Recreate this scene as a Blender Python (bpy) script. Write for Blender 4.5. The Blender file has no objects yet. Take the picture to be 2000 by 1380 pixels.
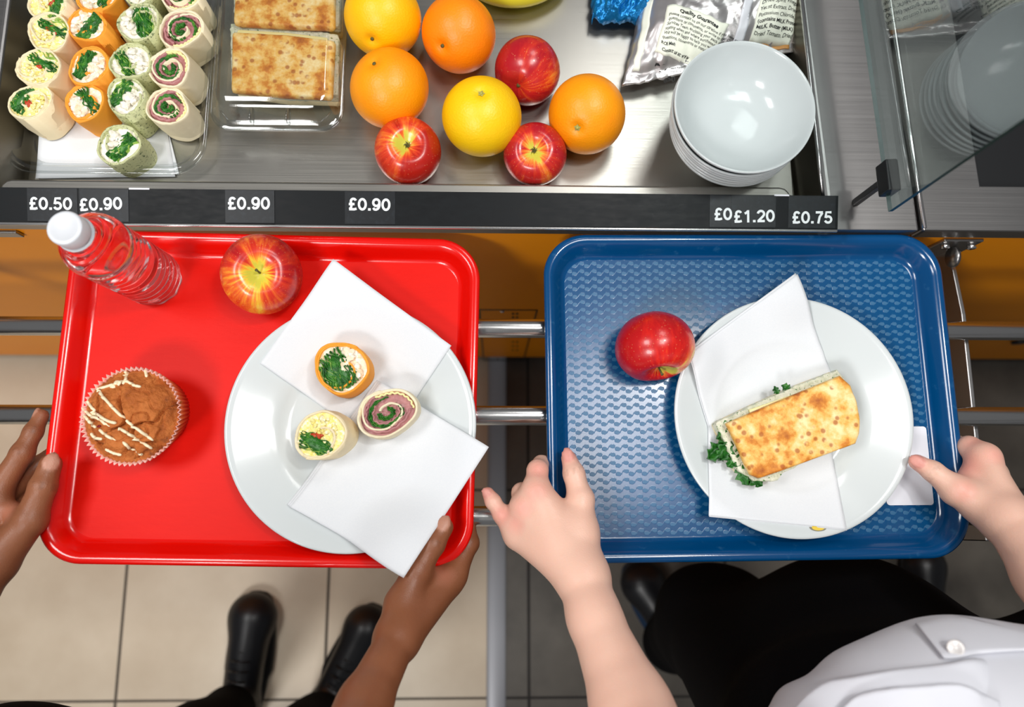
import bpy, bmesh, math, random
import numpy as np
from math import sin, cos, pi, radians, sqrt, atan2, exp
from mathutils import Vector, Matrix, noise
from mathutils.bvhtree import BVHTree

# ------------------------------------------------------------ camera, world, lights
SC = bpy.context.scene
COL = SC.collection
F = 1380.0
CAMZ = 1.56
RX, RY = radians(9.5), radians(-1.5)
cam_d = bpy.data.cameras.new('camera'); cam = bpy.data.objects.new('camera', cam_d); COL.objects.link(cam)
cam.location = (0, 0, CAMZ); cam.rotation_euler = (RX, RY, 0)
cam_d.sensor_width = 36; cam_d.lens = F/2000*36; cam_d.clip_start = .02
cam_d.dof.use_dof = True; cam_d.dof.focus_distance = .755; cam_d.dof.aperture_fstop = 3.4
SC.camera = cam
SC.view_settings.view_transform = 'Standard'; SC.view_settings.look = 'None'
SC.view_settings.gamma = 1; SC.view_settings.use_curve_mapping = False
SC.view_settings.exposure = -0.52
w = bpy.data.worlds.new('world'); SC.world = w; w.use_nodes = True
w.node_tree.nodes['Background'].inputs[0].default_value = (.90, .91, .93, 1)
w.node_tree.nodes['Background'].inputs[1].default_value = .22
def area(name, loc, target, sx, sy, power, col, spread=180):
    l = bpy.data.lights.new(name, 'AREA'); l.shape = 'RECTANGLE'; l.size = sx; l.size_y = sy
    l.energy = power; l.color = col; l.spread = radians(spread)
    o = bpy.data.objects.new(name, l); COL.objects.link(o); o.location = loc
    o.rotation_euler = (Vector(target)-Vector(loc)).to_track_quat('-Z', 'Y').to_euler()
    return o
area('ceiling_panel_light', (.44, .18, 2.75), (.44, .18, 0), .46, .52, 17, (1, .99, .97))
area('ceiling_spot_light', (.68, .38, 2.60), (.4, .15, .8), .13, .13, 13, (1, .98, .95))
area('ceiling_panel_light_over_counter', (.60, 1.35, 2.75), (.5, 1.2, 0), .55, .6, 14, (1, .99, .97))
area('ceiling_panel_light_left', (-1.15, .20, 2.75), (-1.1, .2, 0), .6, .6, 30, (1, .985, .965))
area('added_fill_light_behind', (-1.0, -1.4, 2.75), (-.8, -.3, 0), .6, .6, 48, (1, .985, .965))  # unseen fill lamp added on the diner side to brighten the orange front

RM = Matrix.Rotation(RY, 3, 'Y') @ Matrix.Rotation(RX, 3, 'X')
CAM = Vector((0, 0, CAMZ))
def ray(u, v): return RM @ Vector(((u-1000)/F, -(v-690)/F, -1))
def P(u, v, z):
    d = ray(u, v); return CAM + d*((z-CAMZ)/d.z)
def PY(u, v, y):
    d = ray(u, v); return CAM + d*(y/d.y)
def P2(u, v, z): p = P(u, v, z); return (p.x, p.y)

# ------------------------------------------------------------ materials
def C(r, g, b):
    f = lambda c: (c/255/12.92) if c/255 <= .04045 else ((c/255+.055)/1.055)**2.4
    return (f(r), f(g), f(b), 1)
class M:
    def __init__(s, name, rough=.5, metal=0, color=None, **kw):
        s.m = bpy.data.materials.new(name); s.m.use_nodes = True; s.nt = s.m.node_tree
        s.b = s.nt.nodes['Principled BSDF']; s.out = s.nt.nodes['Material Output']
        s.set('Roughness', rough); s.set('Metallic', metal)
        if color: s.set('Base Color', color)
        for k, v in kw.items(): s.set(k.replace('_', ' '), v)
        s._tc = None
    def set(s, k, v):
        i = s.b.inputs[k]
        if hasattr(v, 'links') or hasattr(v, 'is_output'): s.nt.links.new(v, i)
        else: i.default_value = v
    def n(s, t, **kw):
        nd = s.nt.nodes.new(t)
        for k, v in kw.items(): setattr(nd, k, v)
        return nd
    def link(s, a, b):
        if hasattr(a, 'is_output'): s.nt.links.new(a, b)
        else: b.default_value = a
    def co(s, scale=(1, 1, 1), kind='Object'):
        if not s._tc: s._tc = s.n('ShaderNodeTexCoord')
        mp = s.n('ShaderNodeMapping'); mp.inputs['Scale'].default_value = scale
        s.nt.links.new(s._tc.outputs[kind], mp.inputs['Vector']); return mp.outputs[0]
    def noise(s, scale, detail=3, vec=None, rough=.55, dist=0):
        nd = s.n('ShaderNodeTexNoise'); nd.inputs['Scale'].default_value = scale
        nd.inputs['Detail'].default_value = detail; nd.inputs['Roughness'].default_value = rough
        nd.inputs['Distortion'].default_value = dist
        s.nt.links.new(vec if vec is not None else s.co(), nd.inputs['Vector']); return nd.outputs['Fac']
    def voro(s, scale, vec=None, feature='F1', out='Distance'):
        nd = s.n('ShaderNodeTexVoronoi'); nd.feature = feature; nd.inputs['Scale'].default_value = scale
        s.nt.links.new(vec if vec is not None else s.co(), nd.inputs['Vector']); return nd.outputs[out]
    def ramp(s, fac, stops, interp='LINEAR'):
        nd = s.n('ShaderNodeValToRGB'); r = nd.color_ramp; r.interpolation = interp
        while len(r.elements) > 1: r.elements.remove(r.elements[-1])
        for i, (p, c) in enumerate(stops):
            if not isinstance(c, (tuple, list)): c = (c, c, c, 1)
            e = r.elements[0] if i == 0 else r.elements.new(p)
            e.position = p; e.color = c
        s.link(fac, nd.inputs[0]); return nd.outputs[0]
    def mix(s, fac, a, b, mode='MIX'):
        nd = s.n('ShaderNodeMix', data_type='RGBA', blend_type=mode)
        s.link(fac, nd.inputs[0]); s.link(a, nd.inputs[6]); s.link(b, nd.inputs[7]); return nd.outputs[2]
    def math(s, op, a, b=0, c=0, clamp=False):
        nd = s.n('ShaderNodeMath', operation=op, use_clamp=clamp)
        s.link(a, nd.inputs[0]); s.link(b, nd.inputs[1])
        if op in ('MULTIPLY_ADD', 'SMOOTH_MIN', 'COMPARE'): s.link(c, nd.inputs[2])
        return nd.outputs[0]
    def sep(s, vec):
        nd = s.n('ShaderNodeSeparateXYZ'); s.nt.links.new(vec, nd.inputs[0]); return nd.outputs
    def comb(s, x, y, z):
        nd = s.n('ShaderNodeCombineXYZ')
        for i, a in enumerate((x, y, z)): s.link(a, nd.inputs[i])
        return nd.outputs[0]
    def attr(s, name):
        nd = s.n('ShaderNodeAttribute'); nd.attribute_name = name; return nd.outputs['Fac']
    def bump(s, h, strength=.3, dist=.001):
        nd = s.n('ShaderNodeBump'); nd.inputs['Strength'].default_value = strength
        nd.inputs['Distance'].default_value = dist; s.nt.links.new(h, nd.inputs['Height'])
        s.set('Normal', nd.outputs[0])
    def clear(s, tint=(1, 1, 1, 1), ior=1.45, rough=.05, base=.02):
        t = s.n('ShaderNodeBsdfTransparent'); t.inputs[0].default_value = tint
        g = s.n('ShaderNodeBsdfGlossy'); g.inputs['Roughness'].default_value = rough
        fr = s.n('ShaderNodeFresnel'); ge_ = s.n('ShaderNodeNewGeometry')
        s.link(s.math('MULTIPLY_ADD', ge_.outputs['Backfacing'], 1/ior-ior, ior), fr.inputs[0])
        f = s.math('ADD', fr.outputs[0], base, clamp=True)
        mx = s.n('ShaderNodeMixShader'); s.nt.links.new(f, mx.inputs[0])
        s.nt.links.new(t.outputs[0], mx.inputs[1]); s.nt.links.new(g.outputs[0], mx.inputs[2])
        s.nt.links.new(mx.outputs[0], s.out.inputs[0]); return s

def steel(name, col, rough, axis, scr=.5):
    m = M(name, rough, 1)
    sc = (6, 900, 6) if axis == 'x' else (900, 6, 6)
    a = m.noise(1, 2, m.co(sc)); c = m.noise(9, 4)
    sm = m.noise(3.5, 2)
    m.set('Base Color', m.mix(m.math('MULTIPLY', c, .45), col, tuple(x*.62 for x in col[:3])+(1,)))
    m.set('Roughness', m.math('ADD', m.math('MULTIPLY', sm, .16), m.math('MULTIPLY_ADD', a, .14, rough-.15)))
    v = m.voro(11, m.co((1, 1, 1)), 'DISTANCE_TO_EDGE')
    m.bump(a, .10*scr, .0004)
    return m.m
MAT = {}
MAT['steel'] = steel('brushed_steel', C(168, 166, 165), .34, 'x')
MAT['pan'] = steel('pan_steel', C(186, 183, 176), .32, 'x')
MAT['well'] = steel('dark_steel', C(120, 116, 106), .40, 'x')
MAT['chrome'] = steel('polished_tube_steel', C(226, 225, 224), .22, 'x', .6)
m = M('orange_laminate', .4, Specular_IOR_Level=.2); nz = m.noise(5, 3)
m.set('Base Color', m.mix(nz, C(255, 160, 0), C(250, 148, 0))); m.bump(m.noise(300, 2), .05); MAT['orange'] = m.m
MAT['dark'] = M('black_plastic', .35, color=C(22, 23, 25)).m
MAT['matteblack'] = M('matte_black', .8, color=C(14, 14, 15)).m
m = M('strip_plastic', .16, Specular_IOR_Level=.14); MAT['strip'] = m.m
nz = m.noise(60, 6, m.co((1, 3, 1)), .7)
m.set('Base Color', m.ramp(nz, [(.35, C(8, 11, 14)), (.66, C(14, 18, 21)), (.85, C(34, 37, 38))]))
m.set('Roughness', m.ramp(nz, [(.3, .38), (.75, .5)])); m.bump(m.noise(30, 3), .05, .0005)
m = M('label_card', .4, Specular_IOR_Level=.25); m.set('Base Color', m.ramp(m.noise(200, 5), [(.5, C(12, 17, 22)), (.9, C(30, 38, 44))])); MAT['label'] = m.m
MAT['lettering'] = M('white_lettering', .5, color=C(226, 232, 234)).m
MAT['ink'] = M('black_ink', .5, color=C(20, 20, 20)).m
MAT['gloss_white'] = M('white_porcelain', .15, Specular_IOR_Level=.38, color=C(206, 212, 213), Coat_Weight=.1).m
m = M('napkin_paper', .9); m.set('Base Color', m.mix(m.noise(700, 2), C(216, 220, 225), C(226, 228, 231)))
m.bump(m.noise(1400, 2), .12, .0003); MAT['paper'] = m.m
MAT['card'] = M('plain_card', .35, color=C(232, 233, 240)).m
MAT['plastic'] = M('clear_plastic').clear((.90, .92, .92, 1), 1.55, .07, .07).m
MAT['glass'] = M('clear_glass').clear((.90, .955, .95, 1), 1.6, .015, .03).m
MAT['glassedge'] = M('green_glass_edge', .3, color=C(4, 50, 48)).m
m = M('water_plastic', .03, color=(1, 1, 1, 1), IOR=1.33); m.set('Transmission Weight', 1.0); MAT['water'] = m.m
m = M('frosted_cap', .35, color=C(212, 215, 220)); m.set('Subsurface Weight', .3); m.set('Subsurface Radius', (.004, .004, .004)); MAT['cap'] = m.m

def tray_mat(name, base, lobe, strength, rough, lobe_rough, tx=.0139, ty=.0088):
    """embossed rows of paired teardrops"""
    m = M(name, rough); o = m.sep(m.co())
    col = m.math('DIVIDE', o[0], tx); row = m.math('DIVIDE', o[1], ty)
    u = m.math('SUBTRACT', m.math('FRACT', col), .5); v = m.math('SUBTRACT', m.math('FRACT', row), .5)
    def drop(cx, cy, sx, sy, ang):
        dx = m.math('SUBTRACT', u, cx); dy = m.math('SUBTRACT', v, cy)
        c, s = cos(ang), sin(ang)
        a = m.math('ADD', m.math('MULTIPLY', dx, c), m.math('MULTIPLY', dy, s))
        b = m.math('SUBTRACT', m.math('MULTIPLY', dy, c), m.math('MULTIPLY', dx, s))
        b2 = m.math('MULTIPLY_ADD', m.math('MULTIPLY', a, a), 1.2*(1 if cx > 0 else -1), b)
        q = m.math('ADD', m.math('POWER', m.math('ABSOLUTE', m.math('DIVIDE', a, sx)), 2), m.math('POWER', m.math('ABSOLUTE', m.math('DIVIDE', b2, m.math('MAXIMUM', m.math('MULTIPLY_ADD', a, (-.42 if cx > 0 else .42), sy*.86), .02))), 2))
        return m.math('MULTIPLY_ADD', q, -3.4, 3.5, clamp=True)
    lob = m.math('MAXIMUM', drop(-.23, .13, .25, .25, .10), drop(.23, -.13, .25, .25, .10))
    tail = m.math('MULTIPLY_ADD', m.math('ABSOLUTE', m.math('SUBTRACT', v, m.math('MULTIPLY', m.math('SINE', m.math('MULTIPLY', u, 6.283)), -.36))), -14, 1.3, clamp=True)
    tail = m.math('MULTIPLY', tail, .6)
    h = m.math('MAXIMUM', lob, tail)
    return m, h
m, h = tray_mat('blue_tray_plastic', 0, 0, 0, .3, .4); MAT['bluefloor'] = m.m
wear = m.noise(22, 4)
m.set('Base Color', m.mix(m.math('MULTIPLY', h, .5), C(2, 72, 120), C(50, 112, 148)))  # light glare on the embossed lobes put into the colour as paler blue
m.set('Roughness', m.math('MULTIPLY_ADD', h, .24, .20)); m.bump(h, .22, .0004)
m = M('blue_tray_gloss', .16, color=C(6, 62, 112), Coat_Weight=.2); MAT['blue'] = m.m
m.set('Base Color', m.mix(m.math('MULTIPLY', m.ramp(m.noise(90, 5), [(.62, 0.0), (.75, 1.0)]), .25), C(0, 66, 116), C(70, 124, 160)))
m, h = tray_mat('red_tray_plastic', 0, 0, 0, .3, .4); MAT['redfloor'] = m.m
m.set('Base Color', m.mix(m.noise(30, 4, m.co((1, 6, 1))), C(214, 12, 2), C(222, 20, 5)))
m.set('Roughness', .45); m.set('Specular IOR Level', .16); m.bump(m.math('ADD', m.math('MULTIPLY', h, .35), m.math('MULTIPLY', m.noise(1, 2, m.co((60, 1600, 1))), .7)), .16, .0003)
MAT['red'] = M('red_tray_gloss', .2, color=C(222, 12, 4), Coat_Weight=.2).m

# floor: beige and dark porcelain tiles either side of the threshold strip
m = M('floor_tiles', .45); o = m.sep(m.co(kind='Object'))
def grid_line(c, off, sp, wd):
    f = m.math('FRACT', m.math('DIVIDE', m.math('ADD', c, 50*sp-off), sp))
    d = m.math('MINIMUM', f, m.math('SUBTRACT', 1, f)); return m.math('LESS_THAN', d, wd/sp)
gl = m.math('MAXIMUM', grid_line(o[0], .082, .455, .0034), grid_line(o[1], -.497, .455, .0028))
side = m.math('GREATER_THAN', o[0], .008)
bei = m.ramp(m.noise(5, 5), [(.3, C(200, 184, 160)), (.7, C(219, 206, 184))])
drk = m.ramp(m.noise(6, 5), [(.3, C(70, 66, 60)), (.7, C(104, 99, 91))])
tile = m.mix(side, bei, drk); gr = m.mix(side, C(90, 82, 72), C(36, 33, 31))
m.set('Base Color', m.mix(gl, tile, gr)); m.set('Roughness', m.math('MULTIPLY_ADD', gl, .4, .42)); MAT['floor'] = m.m

# fruit
def orange_mat(name, c1, c2):
    m = M(name, .42); p = m.voro(420)
    m.set('Base Color', m.mix(m.noise(18, 3), c1, c2)); m.bump(m.math('ADD', p, m.math('MULTIPLY', m.noise(60, 3), .6)), .22, .0007)
    m.set('Subsurface Weight', .08); m.set('Subsurface Radius', (.01, .005, .002)); return m.m
MAT['orange_a'] = orange_mat('orange_peel', C(250, 142, 0), C(255, 166, 0))
MAT['orange_b'] = orange_mat('deep_orange_peel', C(250, 128, 0), C(255, 146, 4))
MAT['orange_y'] = orange_mat('golden_peel', C(255, 184, 0), C(255, 200, 0))
MAT['grapefruit'] = orange_mat('yellow_grapefruit_peel', C(250, 196, 0), C(252, 206, 12))
MAT['stem'] = M('stem', .7, color=C(88, 84, 40)).m
MAT['calyx'] = M('green_calyx', .7, color=C(168, 164, 84)).m
def apple_mat(name, red, deep, yel, amount, side=0):
    m = M(name, .26, Coat_Weight=.15); v = m.co(); o = m.sep(v)
    ang = m.math('ARCTAN2', o[1], o[0])
    vec = m.comb(m.math('MULTIPLY', m.math('COSINE', ang), 1), m.math('MULTIPLY', m.math('SINE', ang), 1), m.math('MULTIPLY', o[2], 9))
    st = m.noise(7, 5, vec, .7, .3); big = m.noise(1.6, 3, vec)
    r = m.math('SQRT', m.math('ADD', m.math('MULTIPLY', o[0], o[0]), m.math('MULTIPLY', o[1], o[1])))
    up = m.math('MULTIPLY', m.math('GREATER_THAN', o[2], .0), m.math('MULTIPLY_ADD', r, -60, 1.3, clamp=True))
    f = m.math('ADD', m.math('ADD', m.math('MULTIPLY', st, .55), m.math('MULTIPLY', big, .75)), m.math('MULTIPLY', up, .40))
    f = m.math('ADD', f, m.math('MULTIPLY', m.math('COSINE', m.math('SUBTRACT', ang, side)), .13))
    c = m.ramp(f, [(amount-.16, deep), (amount, red), (min(.97,amount+.12), C(232, 110, 40)), (min(.98,amount+.26), yel), (1, C(206, 196, 70))])
    sp = m.ramp(m.voro(300), [(.10, 1.0), (.17, 0.0)])
    m.set('Base Color', m.mix(m.math('MULTIPLY', sp, .35), c, C(240, 190, 130)))
    m.set('Roughness', m.math('MULTIPLY_ADD', m.noise(60, 3), .16, .2)); return m.m
MAT['apple_red'] = apple_mat('red_apple_skin', C(214, 34, 24), C(186, 18, 22), C(240, 190, 80), .80, 0)
MAT['apple_mix'] = apple_mat('red_and_gold_apple_skin', C(208, 50, 30), C(176, 24, 28), C(238, 196, 60), .66, 2.4)
MAT['apple_dark'] = apple_mat('crimson_apple_skin', C(214, 62, 34), C(176, 30, 20), C(228, 176, 70), .76, 1.5)
MAT['apple_pink'] = apple_mat('rosy_apple_skin', C(200, 44, 34), C(172, 22, 34), C(236, 160, 66), .76, 2.9)
m = M('banana_peel', .45); m.set('Base Color', m.mix(m.noise(14, 3), C(226, 214, 30), C(236, 222, 60))); MAT['banana'] = m.m

# breads, fillings
def tort(name, a, b, spot=None, sc=90, lo=.6, hi=.7):
    m = M(name, .7); c = m.mix(m.noise(35, 4), a, b)
    if spot: c = m.mix(m.ramp(m.noise(sc*4, 4, rough=.7), [(lo, 0.0), (hi, 1.0)]), c, spot)
    m.set('Base Color', c); m.bump(m.noise(160, 4), .3, .0008); return m.m
MAT['t_plain'] = tort('plain_tortilla', C(232, 212, 168), C(240, 228, 196), C(206, 168, 112), 20, .62, .8)
MAT['t_orange'] = tort('tomato_tortilla', C(238, 150, 36), C(246, 166, 52), C(190, 96, 20), 60, .66, .74)
MAT['t_green'] = tort('spinach_tortilla', C(190, 194, 142), C(206, 208, 162), C(66, 84, 44), 90, .56, .64)
MAT['t_ham'] = tort('soft_white_tortilla', C(230, 214, 176), C(242, 232, 204), C(214, 184, 130), 20, .65, .8)
def crumb(name, a, b, c, sc=420):
    m = M(name, .6); v = m.voro(sc, out='Color'); n = m.sep(v)
    m.set('Base Color', m.ramp(n[0], [(0, a), (.55, b), (.9, c)])); m.bump(m.voro(sc), .5, .002)
    m.set('Subsurface Weight', .1); m.set('Subsurface Radius', (.003, .002, .001)); return m.m
MAT['egg'] = crumb('egg_mayonnaise', C(244, 232, 170), C(240, 222, 120), C(250, 244, 214))
MAT['chicken'] = crumb('chicken_pieces', C(248, 238, 218), C(240, 208, 170), C(250, 246, 234), 260)
MAT['chicken_w'] = crumb('white_chicken_pieces', C(244, 240, 226), C(236, 226, 206), C(250, 246, 236), 260)
def leaf(name, a, b, c):
    m = M(name, .42); m.set('Base Color', m.ramp(m.noise(110, 4), [(.3, a), (.55, b), (.8, c)])); m.bump(m.noise(300, 3), .4, .001); return m.m
MAT['lettuce'] = leaf('lettuce_leaf', C(14, 66, 14), C(40, 112, 26), C(110, 166, 56))
MAT['lettuce_pale'] = leaf('pale_lettuce_leaf', C(96, 140, 40), C(150, 186, 78), C(206, 220, 140))
MAT['parsley'] = leaf('parsley_leaf', C(18, 70, 18), C(36, 104, 30), C(70, 140, 46))
m = M('ham_slice', .4); m.set('Base Color', m.mix(m.noise(90, 3), C(150, 88, 92), C(196, 138, 136))); MAT['ham'] = m.m
m = M('tomato_flesh', .25); m.set('Base Color', m.mix(m.noise(90, 3), C(176, 40, 26), C(206, 84, 44))); MAT['tomato'] = m.m
m = M('flatbread_crust', .6); MAT['bread'] = m.m
big = m.noise(42, 5, None, .62); spots = m.voro(105, None, 'F1'); fine = m.noise(420, 4, None, .7)
c = m.ramp(big, [(.34, C(248, 224, 166)), (.48, C(236, 184, 92)), (.57, C(212, 132, 38)), (.70, C(164, 82, 18))])
sel = m.math('MULTIPLY', m.ramp(spots, [(.20, 1.0), (.34, 0.0)]), m.ramp(m.noise(60, 2), [(.40, 0.0), (.48, 1.0)]))
c = m.mix(m.math('MULTIPLY', sel, .75), c, C(164, 78, 14)); m.set('Base Color', c); m.bump(m.math('ADD', big, m.math('MULTIPLY', fine, .3)), .3, .003)
m = M('bread_crumb', .8); m.set('Base Color', m.mix(m.noise(120, 4), C(240, 226, 186), C(226, 204, 152))); m.bump(m.noise(300, 4), .5, .002); MAT['crumb'] = m.m
m = M('tuna_mayo_filling', .5); MAT['filling'] = m.m
c = m.ramp(m.noise(170, 5, None, .7), [(.3, C(178, 184, 150)), (.5, C(214, 214, 190)), (.66, C(226, 224, 206)), (.8, C(200, 178, 156))])
c = m.mix(m.ramp(m.noise(330, 3), [(.62, 0.0), (.66, 1.0)]), c, C(70, 116, 50)); m.set('Base Color', c); m.bump(m.noise(220, 5), .6, .003)
MAT['cheese'] = M('cheese_slice', .4, color=C(244, 234, 166)).m
# muffin
m = M('muffin_crumb', .75); MAT['muffin'] = m.m
a = m.noise(38, 6, None, .65); c = m.ramp(a, [(.3, C(96, 42, 8)), (.44, C(164, 84, 22)), (.58, C(186, 104, 40)), (.8, C(196, 118, 60))])
m.set('Base Color', c); m.bump(m.math('ADD', m.noise(260, 5), a), .8, .003)
m = M('icing', .3, color=C(238, 222, 186)); MAT['icing'] = m.m
MAT['berry'] = M('dried_berry', .3, color=C(120, 10, 24)).m
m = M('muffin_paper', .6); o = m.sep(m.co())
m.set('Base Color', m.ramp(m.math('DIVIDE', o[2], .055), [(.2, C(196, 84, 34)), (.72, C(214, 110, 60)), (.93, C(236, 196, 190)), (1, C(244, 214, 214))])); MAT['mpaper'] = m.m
# foil
m = M('foil', .3, .8); m.set('Base Color', m.mix(m.noise(30, 3), C(226, 224, 226), C(196, 186, 184))); m.bump(m.noise(26, 2, None, .4, .4), .5, .005); MAT['foil'] = m.m
MAT['bag_label'] = M('cream_print', .6, color=C(246, 248, 232)).m
MAT['bag_orange'] = M('orange_print', .4, color=C(206, 148, 84)).m
m = M('blue_foil', .28, .55, color=C(14, 120, 186)); m.bump(m.noise(60, 3), .8, .006); MAT['blue_foil'] = m.m
# skin, cloth
def skin_mat(name, base, deep, pink, nail, ior=.3):
    m = M(name, .46); c = m.mix(m.noise(26, 4), base, deep); c = m.mix(m.attr('pink'), c, pink); c = m.mix(m.attr('crease'), c, tuple(x*.55 for x in deep[:3])+(1,))
    c = m.mix(m.attr('nail'), c, nail)
    m.set('Base Color', c); m.set('Subsurface Weight', .15); m.set('Subsurface Radius', (.008, .003, .0015)); m.set('Subsurface Scale', .6)
    m.bump(m.math('ADD', m.voro(700), m.math('MULTIPLY', m.noise(150, 3), .8)), .16, .0007); return m.m
MAT['skin_dark'] = skin_mat('brown_skin', C(150, 94, 62), C(120, 70, 44), C(172, 108, 84), C(182, 130, 108))
MAT['skin_pale'] = skin_mat('pale_skin', C(228, 188, 168), C(222, 174, 154), C(224, 146, 132), C(212, 146, 134))
m = M('black_cloth', 1.0, color=C(5, 5, 7), Specular_IOR_Level=.1); m.bump(m.noise(900, 2), .2, .0008); MAT['black_cloth'] = m.m
m = M('white_shirt_cloth', .85); m.set('Base Color', m.mix(m.noise(20, 3), C(206, 207, 215), C(214, 215, 222))); m.bump(m.noise(1200, 2), .15, .0004); MAT['shirt'] = m.m
MAT['shoe'] = M('black_shoe_leather', .38, color=C(12, 13, 18)).m
MAT['sole'] = M('shoe_sole', .6, color=C(10, 10, 12)).m
MAT['shoe_blue'] = M('navy_shoe_trim', .4, color=C(24, 46, 72)).m
MAT['pearl'] = M('pearl_button', .12, color=C(222, 218, 216)).m
MAT['hair'] = M('dark_hair', .6, color=C(20, 14, 12)).m
MAT['hair_b'] = M('brown_hair', .6, color=C(84, 54, 34)).m
# ------------------------------------------------------------ object helpers
def thing(name, label, cat, loc=(0, 0, 0), rot=(0, 0, 0), group=None):
    o = bpy.data.objects.new(name, None); COL.objects.link(o); o.empty_display_size = .02
    o.location = loc; o.rotation_euler = rot; o['label'] = label; o['category'] = cat
    if group: o['group'] = group
    return o
def tag(o, label, cat, group=None):
    o['label'] = label; o['category'] = cat
    if group: o['group'] = group
    return o
def root(o):
    while o.parent: o = o.parent
    return o
def obj(name, V, Fc, mat, parent=None, world=True, smooth=True, attrs=None, mats=None, fm=None, origin=None):
    V = np.asarray(V, dtype=float).reshape(-1, 3)
    if parent is not None and world: V = V - np.array(root(parent).location)
    if origin is not None: V = V - np.array(origin)
    me = bpy.data.meshes.new(name); me.from_pydata(V.tolist(), [], Fc if isinstance(Fc, list) else Fc.tolist()); me.update()
    if isinstance(mat, str): mat = MAT[mat]
    me.materials.append(mat)
    for x in (mats or []): me.materials.append(MAT[x])
    if fm is not None: me.polygons.foreach_set('material_index', fm)
    me.polygons.foreach_set('use_smooth', [smooth]*len(me.polygons))
    for k, a in (attrs or {}).items():
        at = me.attributes.new(k, 'FLOAT', 'POINT'); at.data.foreach_set('value', np.asarray(a, dtype=np.float32))
    o = bpy.data.objects.new(name, me); COL.objects.link(o)
    if origin is not None: o.location = origin
    if parent is not None: o.parent = parent
    return o
def bevel(o, w=.002, seg=3, ang=35):
    b = o.modifiers.new('bevel', 'BEVEL'); b.width = w; b.segments = seg; b.limit_method = 'ANGLE'; b.angle_limit = radians(ang); return o
def autosmooth(o, ang=40):
    me = o.data
    bm = bmesh.new(); bm.from_mesh(me)
    for e in bm.edges:
        if len(e.link_faces) == 2 and e.calc_face_angle(0) > radians(ang): e.smooth = False
    bm.to_mesh(me); bm.free(); return o
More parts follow.
